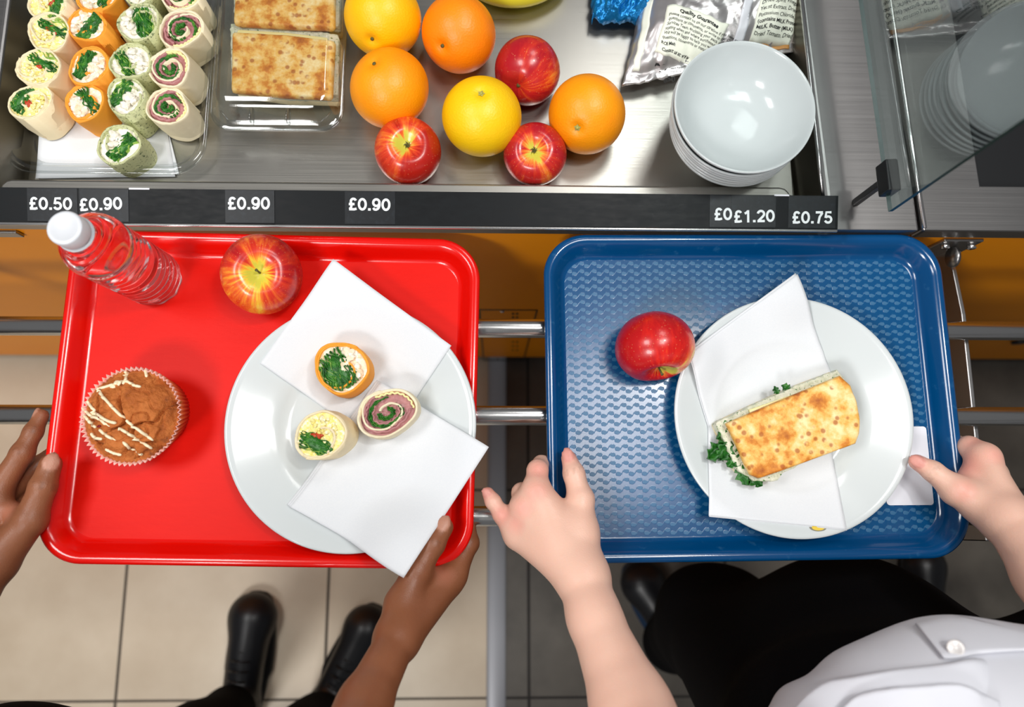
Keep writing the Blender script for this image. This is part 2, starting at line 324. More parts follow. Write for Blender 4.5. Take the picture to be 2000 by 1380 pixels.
class MB:
    """collects shapes into one mesh"""
    def __init__(s): s.V = []; s.F = []
    def add(s, V, Fc):
        n = len(s.V); s.V += [tuple(v) for v in V]; s.F += [tuple(i+n for i in f) for f in Fc]; return s
    def box(s, x0, x1, y0, y1, z0, z1):
        V = [(x, y, z) for z in (z0, z1) for y in (y0, y1) for x in (x0, x1)]
        return s.add(V, [(0, 2, 3, 1), (4, 5, 7, 6), (0, 1, 5, 4), (2, 6, 7, 3), (0, 4, 6, 2), (1, 3, 7, 5)])
    def prism(s, pts, z0, z1):
        n = len(pts); V = [(x, y, z0) for x, y in pts]+[(x, y, z1) for x, y in pts]
        Fc = [tuple(range(n))[::-1], tuple(range(n, 2*n))]+[(i, (i+1) % n, n+(i+1) % n, n+i) for i in range(n)]
        return s.add(V, Fc)
    def ring(s, outer, inner, z0, z1, zi=None):
        n = len(outer); zi = z0 if zi is None else zi
        V = [(x, y, z0) for x, y in outer]+[(x, y, z1) for x, y in outer]+[(x, y, z1) for x, y in inner]+[(x, y, zi) for x, y in inner]
        Fc = []
        for i in range(n):
            j = (i+1) % n
            for a, b in ((0, 1), (1, 2), (2, 3), (3, 0)): Fc.append((a*n+i, a*n+j, b*n+j, b*n+i))
        return s.add(V, Fc)
    def tube(s, pts, rad, n=12, cap=True, closed=False):
        pts = [Vector(p) for p in pts]; m = len(pts); rad = rad if isinstance(rad, (list, tuple)) else [rad]*m
        V = []; up = None
        for i, p in enumerate(pts):
            t = (pts[(i+1) % m if closed else min(i+1, m-1)]-pts[(i-1) % m if closed else max(i-1, 0)]).normalized()
            if up is None: up = t.orthogonal().normalized()
            up = (up-t*up.dot(t)).normalized(); sd = t.cross(up)
            for k in range(n):
                a = 2*pi*k/n; V.append(p+(up*cos(a)+sd*sin(a))*rad[i])
        Fc = [(i*n+k, i*n+(k+1) % n, ((i+1) % m)*n+(k+1) % n, ((i+1) % m)*n+k) for i in range(m if closed else m-1) for k in range(n)]
        if cap and not closed: Fc += [tuple(range(n))[::-1], tuple(range((m-1)*n, m*n))]
        return s.add(V, Fc)
    def ball(s, c, r, nu=10, nv=7, R=None, nz=0, seed=0):
        r = r if isinstance(r, (tuple, list)) else (r, r, r); V = []; c = Vector(c)
        for j in range(nv+1):
            th = pi*j/nv
            for i in range(nu):
                ph = 2*pi*i/nu; d = Vector((sin(th)*cos(ph), sin(th)*sin(ph), cos(th)))
                k = 1+nz*noise.noise(d*1.7+Vector((seed*3.1, seed*1.7, 0)))
                q = Vector((d.x*r[0], d.y*r[1], d.z*r[2]))*k
                if R: q = R @ q
                V.append(c+q)
        return s.add(V, [(j*nu+i, (j+1)*nu+i, (j+1)*nu+(i+1) % nu, j*nu+(i+1) % nu) for j in range(nv) for i in range(nu)])
    def lathe(s, prof, n=48, c=(0, 0, 0), f=None):
        V = []
        for r, z in prof:
            for i in range(n):
                a = 2*pi*i/n; k = f(a, r, z) if f else 1
                V.append((c[0]+r*k*cos(a), c[1]+r*k*sin(a), c[2]+z))
        return s.add(V, [(j*n+i, j*n+(i+1) % n, (j+1)*n+(i+1) % n, (j+1)*n+i) for j in range(len(prof)-1) for i in range(n)])
    def ribbon(s, path, t, z0, z1, wob=0, seed=0):
        """upright sheet of thickness t along a 2d path; z may vary"""
        m = len(path); L = []; R = []
        for i in range(m):
            a = path[max(i-1, 0)]; b = path[min(i+1, m-1)]
            dx, dy = b[0]-a[0], b[1]-a[1]; l = sqrt(dx*dx+dy*dy) or 1
            nx, ny = -dy/l*t/2, dx/l*t/2; L.append((path[i][0]+nx, path[i][1]+ny)); R.append((path[i][0]-nx, path[i][1]-ny))
        zt = [z1+wob*noise.noise(Vector((path[i][0]*220, path[i][1]*220, seed))) for i in range(m)]
        V = [(x, y, z0) for x, y in L]+[(x, y, zt[i]) for i, (x, y) in enumerate(L)]+[(x, y, zt[i]) for i, (x, y) in enumerate(R)]+[(x, y, z0) for x, y in R]
        Fc = [(a*m+i, a*m+i+1, b*m+i+1, b*m+i) for i in range(m-1) for a, b in ((0, 1), (1, 2), (2, 3))]+[(0, m, 2*m, 3*m), (m-1, 2*m-1, 3*m-1, 4*m-1)]
        return s.add(V, Fc)
    def sheet(s, fn, nu, nv, th=.0006):
        """closed thin sheet over a parametric surface fn(s,t)->Vector"""
        T = [[Vector(fn(i/nu, j/nv)) for i in range(nu+1)] for j in range(nv+1)]; V = []; k = (nu+1)*(nv+1)
        Nn = []
        for j in range(nv+1):
            for i in range(nu+1):
                a = T[j][min(i+1, nu)]-T[j][max(i-1, 0)]; b = T[min(j+1, nv)][i]-T[max(j-1, 0)][i]
                c = a.cross(b); Nn.append(c.normalized() if c.length > 0 else Vector((0, 0, 1)))
        V = [T[j][i]+Nn[j*(nu+1)+i]*th/2 for j in range(nv+1) for i in range(nu+1)]+[T[j][i]-Nn[j*(nu+1)+i]*th/2 for j in range(nv+1) for i in range(nu+1)]
        w1 = nu+1; Fc = []
        for j in range(nv):
            for i in range(nu):
                q = (j*w1+i, j*w1+i+1, (j+1)*w1+i+1, (j+1)*w1+i); Fc.append(q); Fc.append(tuple(x+k for x in q[::-1]))
        for i in range(nu): Fc.append((i+1, i, i+k, i+1+k)); q = nv*w1+i; Fc.append((q, q+1, q+1+k, q+k))
        for j in range(nv): q = j*w1; Fc.append((q, q+w1, q+w1+k, q+k)); q = j*w1+nu; Fc.append((q+w1, q, q+k, q+w1+k))
        return s.add(V, Fc)
    def slab(s, pts, z0, z1, bev=.003, rings=8, amp=0, seed=0, tilt=(0, 0)):
        """rounded flat body over an outline, top finely gridded and uneven"""
        n = len(pts); cx = sum(p[0] for p in pts)/n; cy = sum(p[1] for p in pts)/n; R = max(sqrt((p[0]-cx)**2+(p[1]-cy)**2) for p in pts)
        prof = [(0, z0)]+[(1-bev/R*(1-sin(a)), z0+bev*(1-cos(a))) for a in (pi/6, pi/2)]
        prof += [(1-bev/R*(1-cos(a)), z1-bev+bev*sin(a)) for a in (0, pi/8, pi/4, 3*pi/8, pi/2)]
        prof += [((1-bev/R)*(1-k/rings), z1) for k in range(1, rings+1)]
        V = []
        for q, (f, z) in enumerate(prof):
            for p in pts:
                x = cx+(p[0]-cx)*f; y = cy+(p[1]-cy)*f; h = 0
                if z > (z0+z1)/2 and amp: h = amp*(noise.noise(Vector((x*60, y*60, seed)))+.5*noise.noise(Vector((x*160, y*160, seed+5))))
                V.append((x, y, z+h+tilt[0]*(x-cx)+tilt[1]*(y-cy)))
        return s.add(V, [(j*n+i, j*n+(i+1) % n, (j+1)*n+(i+1) % n, (j+1)*n+i) for j in range(len(prof)-1) for i in range(n)])
    def o(s, name, mat, parent=None, **kw): return obj(name, s.V, s.F, mat, parent, **kw)
def smooth_loop(pts, n=96, closed=True):
    if closed:
        d = _sl(pts, n*6, True); L = [0]
        for i in range(len(d)): j = (i+1) % len(d); L.append(L[-1]+sqrt((d[j][0]-d[i][0])**2+(d[j][1]-d[i][1])**2))
        out = []; k = 0
        for i in range(n):
            s = L[-1]*i/n
            while L[k+1] < s: k += 1
            f = (s-L[k])/(L[k+1]-L[k]+1e-12); a, b = d[k], d[(k+1) % len(d)]; out.append((a[0]+(b[0]-a[0])*f, a[1]+(b[1]-a[1])*f))
        return out
    return _sl(pts, n, False)
def _sl(pts, n=96, closed=True):
    m = len(pts); out = []; segs = m if closed else m-1
    for i in range(n):
        t = i/n*segs if closed else i/(n-1)*segs; k = min(int(t), segs-1); f = t-k
        if closed: p0, p1, p2, p3 = [pts[(k+d) % m] for d in (-1, 0, 1, 2)]
        else: p0, p1, p2, p3 = [pts[max(0, min(m-1, k+d))] for d in (-1, 0, 1, 2)]
        out.append(tuple(.5*(2*b+(c-a)*f+(2*a-5*b+4*c-d)*f*f+(3*b-a-3*c+d)*f**3) for a, b, c, d in zip(p0, p1, p2, p3)))
    return out
def rrect(w, h, r, n=8, cx=0, cy=0):
    out = []
    for qx, qy, a0 in ((1, 1, 0), (-1, 1, pi/2), (-1, -1, pi), (1, -1, 3*pi/2)):
        for i in range(n+1):
            a = a0+pi/2*i/n; out.append((cx+qx*(w/2-r)+r*cos(a), cy+qy*(h/2-r)+r*sin(a)))
    return out
def text_data(s, size, bold=0, align='CENTER', sx=1, extrude=0):
    cu = bpy.data.curves.new('lettering', 'FONT'); cu.body = s; cu.size = size; cu.offset = bold; cu.align_x = align; cu.resolution_u = 3
    cu.extrude = extrude
    t = bpy.data.objects.new('lettering', cu); COL.objects.link(t)
    dg = bpy.context.evaluated_depsgraph_get(); dg.update()
    me = bpy.data.meshes.new_from_object(t.evaluated_get(dg))
    V = [(v.co.x*sx, v.co.y, v.co.z) for v in me.vertices]; Fc = [tuple(p.vertices) for p in me.polygons]
    bpy.data.objects.remove(t); bpy.data.curves.remove(cu); bpy.data.meshes.remove(me)
    return V, Fc

# ------------------------------------------------------------ implicit surfaces for bodies and cloth
def _pd(pr, X):
    if pr[0] == 'C':
        _, a, b, ra, rb, k = pr; ba = b-a; pa = X-a; h = np.clip(pa@ba/max(ba@ba, 1e-12), 0, 1)
        return np.linalg.norm(pa-h[..., None]*ba, axis=-1)-(ra+(rb-ra)*h)
    _, c, R, r, k = pr; q = (X-c)@R; k0 = np.linalg.norm(q/r, axis=-1); k1 = np.linalg.norm(q/(r*r), axis=-1)
    return k0*(k0-1)/np.maximum(k1, 1e-6)
def CAPS(a, b, ra, rb, k=.006): return ('C', np.array(a, float), np.array(b, float), ra, rb, k)
def ELL(c, r, k=.01, R=None): return ('E', np.array(c, float), np.eye(3) if R is None else np.array(R, float), np.array(r, float), k)
def _bb(pr):
    if pr[0] == 'C':
        r = max(pr[3], pr[4]); return np.minimum(pr[1], pr[2])-r-pr[5], np.maximum(pr[1], pr[2])+r+pr[5]
    e = np.abs(pr[2])@pr[3]; return pr[1]-e-pr[4], pr[1]+e+pr[4]
def sdf_mesh(prims, vox, disp=None, clip=None):
    B = 32; bbs = [_bb(p) for p in prims]; blocks = set(); pad = vox*3
    for lo, hi in bbs:
        a = np.floor((lo-pad)/(vox*B)).astype(int); b = np.floor((hi+pad)/(vox*B)).astype(int)
        for i in range(a[0], b[0]+1):
            for j in range(a[1], b[1]+1):
                for k in range(a[2], b[2]+1): blocks.add((i, j, k))
    KV = []; VV = []; QQ = []
    ar = np.arange(-1, B+1); BIG = 1 << 20
    for bl in blocks:
        base = np.array(bl)*B; g = [(ar+base[i])*vox for i in range(3)]
        X = np.stack(np.meshgrid(*g, indexing='ij'), -1); lo = X[0, 0, 0]; hi = X[-1, -1, -1]; D = np.full(X.shape[:3], .05)
        for pr, (l, h) in zip(prims, bbs):
            if np.any(l-pad > hi) or np.any(h+pad < lo): continue
            d = _pd(pr, X); k = pr[-1]; hh = np.clip(k-np.abs(D-d), 0, None)/k
            D = np.minimum(D, d)-hh*hh*k*.25
        if disp is not None and (D < .03).any(): D = D-disp(X)
        if clip is not None: D = np.maximum(D, clip(X))
        S = D < 0
        if not S.any() or S.all(): continue
        n = B+1  # cells -1..B-1
        acc = np.zeros((n, n, n, 3)); cnt = np.zeros((n, n, n))
        offs = [(a, b, c) for a in (0, 1) for b in (0, 1) for c in (0, 1)]
        def cut(o): return D[o[0]:o[0]+n, o[1]:o[1]+n, o[2]:o[2]+n]
        for o1 in offs:
            for ax in range(3):
                if o1[ax]: continue
                o2 = list(o1); o2[ax] = 1; d1 = cut(o1); d2 = cut(o2); m = (d1 < 0) != (d2 < 0)
                t = np.where(m, d1/np.where(m, d1-d2, 1), 0); p = np.zeros((n, n, n, 3))
                for q in range(3): p[..., q] = o1[q]
                p[..., ax] += t; acc += p*m[..., None]; cnt += m
        idx = np.argwhere(cnt > 0)
        if len(idx) == 0: continue
        loc = acc[cnt > 0]/cnt[cnt > 0][:, None]; cell = idx-1+base
        KV.append(((cell[:, 0]+BIG)*(1 << 42))+((cell[:, 1]+BIG) << 21)+(cell[:, 2]+BIG)); VV.append((loc+cell)*vox)
        for ax in range(3):
            sl1 = [slice(1, B+1)]*3; sl2 = [slice(1, B+1)]*3; sl2[ax] = slice(2, B+2)
            a = S[tuple(sl1)]; e = list(sl2)
            if ax == 0: b = S[2:B+2, 1:B+1, 1:B+1]
            elif ax == 1: b = S[1:B+1, 2:B+2, 1:B+1]
            else: b = S[1:B+1, 1:B+1, 2:B+2]
            a = a[:b.shape[0], :b.shape[1], :b.shape[2]]
            m = np.argwhere(a != b)
            if len(m) == 0: continue
            sgn = a[tuple(m.T)]; pt = m+base; u = (ax+1) % 3; v = (ax+2) % 3; qs = []
            for du, dv in ((0, 0), (-1, 0), (-1, -1), (0, -1)):
                c = pt.copy(); c[:, u] += du; c[:, v] += dv
                qs.append(((c[:, 0]+BIG)*(1 << 42))+((c[:, 1]+BIG) << 21)+(c[:, 2]+BIG))
            q = np.stack(qs, 1); q[~sgn] = q[~sgn][:, ::-1]; QQ.append(q)
    KV = np.concatenate(KV); VV = np.concatenate(VV); QQ = np.concatenate(QQ)
    uk, first = np.unique(KV, return_index=True); V = VV[first]; pos = np.searchsorted(uk, QQ)
    pos = np.clip(pos, 0, len(uk)-1); ok = (uk[pos] == QQ).all(1); Q = pos[ok]
    return V, Q
def relax(V, Q, it=2):
    n = len(V)
    for _ in range(it):
        S = np.zeros_like(V); c = np.zeros(n)
        for a, b in ((0, 1), (1, 2), (2, 3), (3, 0)):
            np.add.at(S, Q[:, a], V[Q[:, b]]); np.add.at(S, Q[:, b], V[Q[:, a]]); np.add.at(c, Q[:, a], 1); np.add.at(c, Q[:, b], 1)
        V = V*.4+.6*S/np.maximum(c, 1)[:, None]
    return V
# ------------------------------------------------------------ the setting
ZFL = -.12
def struct(name, mb, mat, **kw):
    o = mb.o(name, mat, **kw); o['kind'] = 'structure'; return o
struct('floor', MB().box(-2.2, 2.2, -2.2, 1.6, ZFL-.03, ZFL), 'floor', smooth=False)
# half-round threshold strip between beige and dark tiles
m = MB(); prof = [(-.0205*cos(a), .006*sin(a)) for a in [pi*i/10 for i in range(11)]]
V = [(.0085+x*1.07, y, ZFL+z+.0003) for y in (-1.6, .34) for x, z in prof]; n = len(prof)
m.add(V, [(i, i+1, n+i+1, n+i) for i in range(n-1)]+[tuple(range(n)), tuple(range(n, 2*n))[::-1], (0, n, 2*n-1, n-1)])
struct('trim_1', m, M('threshold_steel', .4, .35, color=C(176, 178, 184)).m)

# ------------------------------------------------------------ serving counter
ZC = .828
A = P(1733, 0, ZC); Bp = P(1800, 447, ZC)
jx = lambda y: A.x+(Bp.x-A.x)*(y-A.y)/(Bp.y-A.y)          # joint between the two units
wr = [P(1569, 21, ZC), P(1610, 393, ZC)]
wx = lambda y: wr[0].x+(wr[1].x-wr[0].x)*(y-wr[0].y)/(wr[1].y-wr[0].y)
YF = .2612; YW = P(800, 386, ZC).y; YB = .74; XL = -1.5; XWL = -.545
t = thing('serving_counter', 'long stainless steel serving counter with a sunken display well and orange front', 'counter', (0, YF, 0))
outer = [(XL, YF), (jx(YF)-.002, YF), (jx(.95)-.002, .95), (XL, .95)]
inner = [(XWL, YW), (wx(YW), YW), (wx(YB), YB), (XWL, YB)]
m = MB().ring(outer, inner, ZC-.024, ZC)
bevel(m.o('worktop', 'steel', t, smooth=False), .0045, 4, 30)
# the sunken well
m = MB(); zf = .777; sl = .009
rim = [(XWL, YW), (wx(YW), YW), (wx(YB), YB), (XWL, YB)]
bot = [(XWL+sl, YW+.003), (wx(YW)-sl, YW+.003), (wx(YB)-sl, YB-sl), (XWL+sl, YB-sl)]
V = [(x, y, ZC-.001) for x, y in rim]+[(x, y, zf) for x, y in bot]
m.add(V, [(i, (i+1) % 4, 4+(i+1) % 4, 4+i) for i in range(4)]+[(4, 5, 6, 7)])
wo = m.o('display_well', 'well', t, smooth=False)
sol = wo.modifiers.new('thick', 'SOLIDIFY'); sol.thickness = .002; sol.offset = 1
m = MB().tube([(wx(y)-.0008, y, ZC-.0005) for y in (YW+.004, .36, .46, YB)], .0022, 10)
m.o('well_edge_trim', 'chrome', t)
# orange front with hatch
m = MB().box(XL, jx(YF)-.004, YF+.002, YF+.03, ZFL+.06, ZC-.025)
m.o('front_panel', 'orange', t, smooth=False)
yp = YF+.002
h0 = PY(936, 604, yp); h1 = PY(1049, 604, yp); hb = PY(1000, 703, yp)
m = MB()
for x0, x1, z0, z1 in ((h0.x, h1.x, h0.z-.0015, h0.z+.0015), (h1.x-.0012, h1.x+.0012, hb.z, h0.z), (h0.x, h1.x, hb.z-.001, hb.z+.001), (h0.x-.0012, h0.x+.0012, hb.z, h0.z)):
    m.box(x0, x1, yp-.0012, yp+.0005, z0, z1)
hp = m.o('hatch_outline', 'dark', t, smooth=False)
for u in (1002, 1010):
    for v in (612, 619, 626, 667, 675, 683): q = PY(u, v, yp); MB().box(q.x-.002, q.x+.002, yp-.0012, yp+.0005, q.z-.004, q.z+.004).o('vent_slot', 'dark', hp, smooth=False)
for u, v in ((981, 607), (972, 700)):
    q = PY(u, v, yp); MB().ball((q.x, yp-.001, q.z), (.004, .002, .004)).o('screw', 'chrome', hp)
m = MB().box(XL, jx(YF)-.01, YF+.05, YF+.07, ZFL+.001, ZFL+.06); m.o('plinth', 'dark', t, smooth=False)

# right hand unit
t2 = thing('serving_counter', 'second stainless counter unit at the far right behind the glass screen, with a black inset', 'counter', (.8, YF, 0))
k0 = P(1916, 362, ZC); k1 = P(1858, 0, ZC)
ins = lambda y: k1.x+(k0.x-k1.x)*(y-k1.y)/(k0.y-k1.y)
yb = k0.y
outer = [(jx(YF)+.001, YF), (1.5, YF), (1.5, .95), (jx(.95)+.001, .95)]
inner = [(ins(yb), yb), (1.30, yb), (1.30, .86), (ins(.86), .86)]
bevel(MB().ring(outer, inner, ZC-.024, ZC).o('worktop', 'steel', t2, smooth=False), .004, 4, 30)
MB().tube([(jx(y)+.003, y, ZC+.0004) for y in (YF+.003, .4, .6, .9)], .0026, 10).o('joint_trim', 'chrome', t2)
MB().box(ins(yb)-.012, 1.31, yb-.005, .88, ZC-.023, ZC-.010).o('black_inset', 'dark', t2, smooth=False)
m = MB().box(jx(YF)+.002, 1.5, YF+.002, YF+.03, ZFL+.06, ZC-.025); m.o('front_panel', 'orange', t2, smooth=False)
q = PY(1990, 665, yp); MB().tube([(q.x, yp, q.z), (q.x, yp-.006, q.z)], .014, 24).o('lock', 'dark', t2)
MB().box(jx(YF), 1.5, YF+.05, YF+.07, ZFL+.001, ZFL+.06).o('plinth', 'dark', t2, smooth=False)

# glass screen standing on the counter
ZG = .890; g0 = P(1739, 413, ZG); g1 = P(1681, 0, ZG)
d = (g1-g0); d.z = 0; d.normalize(); nn = Vector((d.y, -d.x, 0))*.003
ge = .46
top_lean = d*.026
t3 = thing('glass_screen', 'clear upright glass screen with green edges clipped to the counter right of the bowls', 'glass screen', (g0.x, g0.y, ZC))
LX = -.20; dz = .1
for _ in range(30):
    q = P(2000, 235, ZG+dz); dz += (q.x-(g0.x+LX*dz))*.5
ly = (q.y-g0.y)/dz; lean = Vector((LX*ge, ly*ge, ge)); lb = Vector((LX*ge-d.x*0, 0, ge))
nn = Vector((d.y, -d.x, 0)); nn = (nn-Vector((0, 0, 1))*nn.x*LX).normalized()*.0021
a, b = g0, g0+d*.55; e = g0+lean; c = b+lean
m = MB().add([a-nn, b-nn, c-nn, e-nn, a+nn, b+nn, c+nn, e+nn], [(0, 3, 2, 1), (4, 5, 6, 7)])
m.o('pane', 'glass', t3, smooth=False)
m = MB().add([a-nn, b-nn, c-nn, e-nn, a+nn, b+nn, c+nn, e+nn], [(0, 1, 5, 4), (1, 2, 6, 5), (2, 3, 7, 6), (3, 0, 4, 7)])
m.o('pane_edge', 'glassedge', t3, smooth=False)
k = P(1738, 378, ZG+.004); k2 = P(1731, 318, ZG+.004); k.z = k2.z = 0; m = MB()
dv = (k2-k).normalized(); nv = Vector((dv.y, -dv.x, 0)); b0 = k-nv*.0065
L = (k2-k).length
pts = [(b0+nv*.0).to_2d(), (b0+nv*.013).to_2d(), (b0+nv*.013+dv*L).to_2d(), (b0+dv*L).to_2d()]
m.prism([tuple(p) for p in pts], ZG-.006, ZG+.014); q4 = k+dv*L*.5
m.box(q4.x-.003, q4.x+.003, q4.y-.004, q4.y+.004, ZC, ZG-.004)
bevel(m.o('clamp', 'dark', t3, smooth=False), .0015)
zz = Vector((0, 0, ZG+.005)); MB().tube([k+nv*.006+dv*L*.3+zz, k+nv*.0085+dv*L*.3+zz], .004, 16).o('clamp_screw', 'dark', t3)

# display pan: bright floor and raised front rim
t4 = thing('display_pan', 'bright stainless display pan lying in the counter well under the food', 'pan', (-.1, .45, zf))
ZP = .784; xr = wx(.36)-sl-.003
m = MB().box(XWL+.02, xr, YW+.008, .71, zf+.001, ZP); bevel(m.o('pan_floor', 'pan', t4, smooth=False), .001, 2)
zr = .820; r0 = P(0, 352, zr); r1 = P(1545, 378, zr)
y0r, y1r = P(800, 384, zr).y+.001, P(800, 357, zr).y
pts = [(r0.x, y0r), (r1.x, y0r)]+[(r1.x-.012+.012*sin(a), y1r-.012+.012*cos(a)) for a in (pi/2, pi/3, pi/6, 0)]+[(r0.x+.012-.012*sin(a), y1r-.012+.012*cos(a)) for a in (0, pi/6, pi/3, pi/2)]
m = MB().prism(pts, zr-.007, zr); bevel(m.o('front_rim', 'pan', t4, smooth=False), .003, 3, 30)
m = MB().box(r0.x+.015, r1.x-.02, YW+.008, YW+.011, ZP, zr-.006); m.o('front_wall', 'pan', t4, smooth=False)

# price strip and its labels
def arcp(cx, cy, rx, ry, a0, a1, n=18): return [(cx+rx*cos(radians(a0+(a1-a0)*i/n)), cy+ry*sin(radians(a0+(a1-a0)*i/n))) for i in range(n+1)]
GLYPH = {'0': (.56, [arcp(.28, .36, .20, .295, 0, 360, 32)]), '.': (.28, [[(.14, .0), (.14, .14)]]), '1': (.56, [[(.33, .0), (.33, .72)], [(.31, .66), (.24, .58), (.12, .52)]]),
 '2': (.56, [arcp(.27, .48, .19, .18, 170, -20, 14)+[(.38, .33), (.22, .18), (.10, .065)], [(.05, .065), (.50, .065)]]),
 '5': (.56, [[(.46, .66), (.15, .66), (.10, .33)], arcp(.26, .235, .195, .18, 140, -160, 20)]),
 '7': (.56, [[(.06, .655), (.50, .655)], [(.47, .63), (.30, .38), (.22, .0)]]),
 '9': (.56, [arcp(.27, .47, .185, .19, 0, 360, 26), arcp(.22, .36, .235, .30, 25, -60, 8)+[(.26, .065), (.16, .07), (.09, .16)]]),
 '£': (.56, [arcp(.31, .52, .15, .145, 20, 180, 12)+[(.17, .44), (.20, .30), (.17, .15), (.08, .07)], [(.06, .065), (.36, .06), (.50, .10)], [(.04, .36), (.38, .36)]])}
def bold_text(s, size, wt=.125):
    V = []; Fc = []; x0 = 0; W = sum(GLYPH[c][0] for c in s)
    for ch in s:
        ad, st = GLYPH[ch]
        for q, pa in enumerate(st):
            m_ = len(pa); n0 = len(V)
            for i in range(m_):
                a, b = pa[max(i-1, 0)], pa[min(i+1, m_-1)]
                if pa[0] == pa[-1] and i in (0, m_-1): a, b = pa[-2], pa[1]
                dx, dy = b[0]-a[0], b[1]-a[1]; l = sqrt(dx*dx+dy*dy); hw = wt/2*(1.15 if ch == '.' else 1)
                for sg in (1, -1): V.append(((x0+pa[i][0]-sg*dy/l*hw-W/2)*size, (pa[i][1]+sg*dx/l*hw)*size, q*.00002))
            Fc += [(n0+2*i, n0+2*i+1, n0+2*i+3, n0+2*i+2) for i in range(m_-1)]
        x0 += ad
    return V, Fc
def strip_pt(u, v, z): return P(u, v, z)
t5 = thing('price_strip', 'black angled price strip along the counter front edge', 'price strip', (-.1, .245, ZC))
xs1 = P(1637, 456, ZC+.003).x; ya, yb2 = P(800, 440, ZC+.002).y, P(800, 375, ZC+.008).y; z_a, z_b = ZC+.0006, ZC+.008
m = MB(); V = [(x, y, z) for x in (-1.2, xs1) for y, z in ((ya, ZC), (ya, z_a+.002), (yb2, z_b+.002), (yb2, ZC))]
m.add(V, [(0, 1, 2, 3), (4, 7, 6, 5), (0, 4, 5, 1), (1, 5, 6, 2), (2, 6, 7, 3)]); m.o('strip_body', 'strip', t5, smooth=False)
slope = (z_b-z_a)/(yb2-ya)
def on_strip(x, y, lift): return (x, y, z_a+.002+(y-ya)*slope+lift)
m = MB().box(-1.2, xs1, ya-.0035, ya-.0002, ZC, ZC+.0028); bevel(m.o('chrome_lip', 'chrome', t5, smooth=False), .001, 2)
labels = [('£0.50', 54, 152, 100, 399, 0), ('£0.90', 156, 252, 198, 400, .05), ('£0.90', 441, 537, 487, 399, .01), ('£0.90', 674, 772, 722, 401, -.01),
          ('£0', 1386, 1428, 1412, 419, .02), ('£1.20', 1428, 1515, 1473, 423, .03), ('£0.75', 1540, 1632, 1587, 425, .01)]
for i, (s, u0, u1, uc, vc, ro) in enumerate(labels):
    zz = ZC+.006; x0 = P(u0, vc, zz).x; x1 = P(u1, vc, zz).x; lf = .0004+.0002*(i % 3)
    m = MB(); yy0, yy1 = ya+.0008, yb2-.0008
    m.add([on_strip(x0, yy0, lf), on_strip(x1, yy0, lf), on_strip(x1, yy1, lf), on_strip(x0, yy1, lf), on_strip(x0, yy0, 0), on_strip(x1, yy0, 0), on_strip(x1, yy1, 0), on_strip(x0, yy1, 0)],
          [(0, 1, 2, 3), (0, 4, 5, 1), (1, 5, 6, 2), (2, 6, 7, 3), (3, 7, 4, 0)])
    lb = m.o('price_label', 'label', t5, smooth=False); lb['label'] = 'black price label reading %s' % s
    V, Fc = bold_text(s, .0180, .14)
    pc = P(uc, vc, zz); o = []
    for x, y, z in V:
        y -= .0060; a = x*cos(ro)-y*sin(ro); b = x*sin(ro)+y*cos(ro); o.append(on_strip(pc.x+a, pc.y+b, lf+.0003+z))
    obj('lettering', o, Fc, 'lettering', lb, smooth=False)
for u0, u1, v in ((252, 292, 371), (1513, 1542, 396), (1605, 1634, 459)):
    p = P(u0, v, ZC+.01); q = P(u1, v, ZC+.01)
    if v > 450: MB().box(p.x, q.x, ya-.006, ya-.0036, ZC+.0002, ZC+.0022).o('tape_tab', 'plastic', t5, smooth=False)
    else: MB().box(p.x, q.x, yb2-.0012, yb2+.0006, z_b+.002, z_b+.0026).o('tape_tab', 'card', t5, smooth=False)

# ------------------------------------------------------------ tray slide
t6 = thing('tray_slide', 'tray slide of three polished steel rails in front of the counter', 'tray rail', (0, .06, .78))
rr = .0106; ZR = .7885
for y in (.1575, .0605, -.0465):
    MB().tube([(-1.35, y, ZR), (1.35, y, ZR)], rr, 28).o('rail', 'chrome', t6)
def bracket(xb, yaw, pw=.046, zl=.74):
    # curved flat arm from the panel under the rails
    top = [(yp, .760), (.235, .768), (.180, .7755), (-.075, .7755)]
    arc = [(yp-.006, .655+0.0), (.232, .672), (.215, .690), (.19, .706), (.165, .712), (-.06, .718), (-.078, .735)]
    pts = top+arc[::-1]; m = MB(); n = len(pts); w2 = .0028
    m.add([(xb-w2, y, z) for y, z in pts]+[(xb+w2, y, z) for y, z in pts], [tuple(range(n)), tuple(range(n, 2*n))[::-1]]+[(i, n+i, n+(i+1) % n, (i+1) % n) for i in range(n)])
    br = m.o('bracket', 'steel', t6, smooth=False); bevel(br, .0012, 2)
    m = MB().box(xb-.03, xb-.03+pw, yp-.004, yp, zl, .80); bevel(m.o('mounting_plate', 'steel', br, smooth=False), .001)
    for dx in (-.022, .009): MB().tube([(xb+dx, yp-.0035, .788), (xb+dx, yp-.009, .788)], .0048, 6).o('bolt', 'chrome', br)
    m = MB(); m.tube([(xb-.008, .248, .776), (xb-.004, .248, .776)], .012, 24); m.o('hinge_plate', 'steel', br)
bx = P(1896, 740, .7755).x
bracket(bx, 0)
xq = P(32, 520, .80).x; bracket(xq-.14, 0, .165, .785)
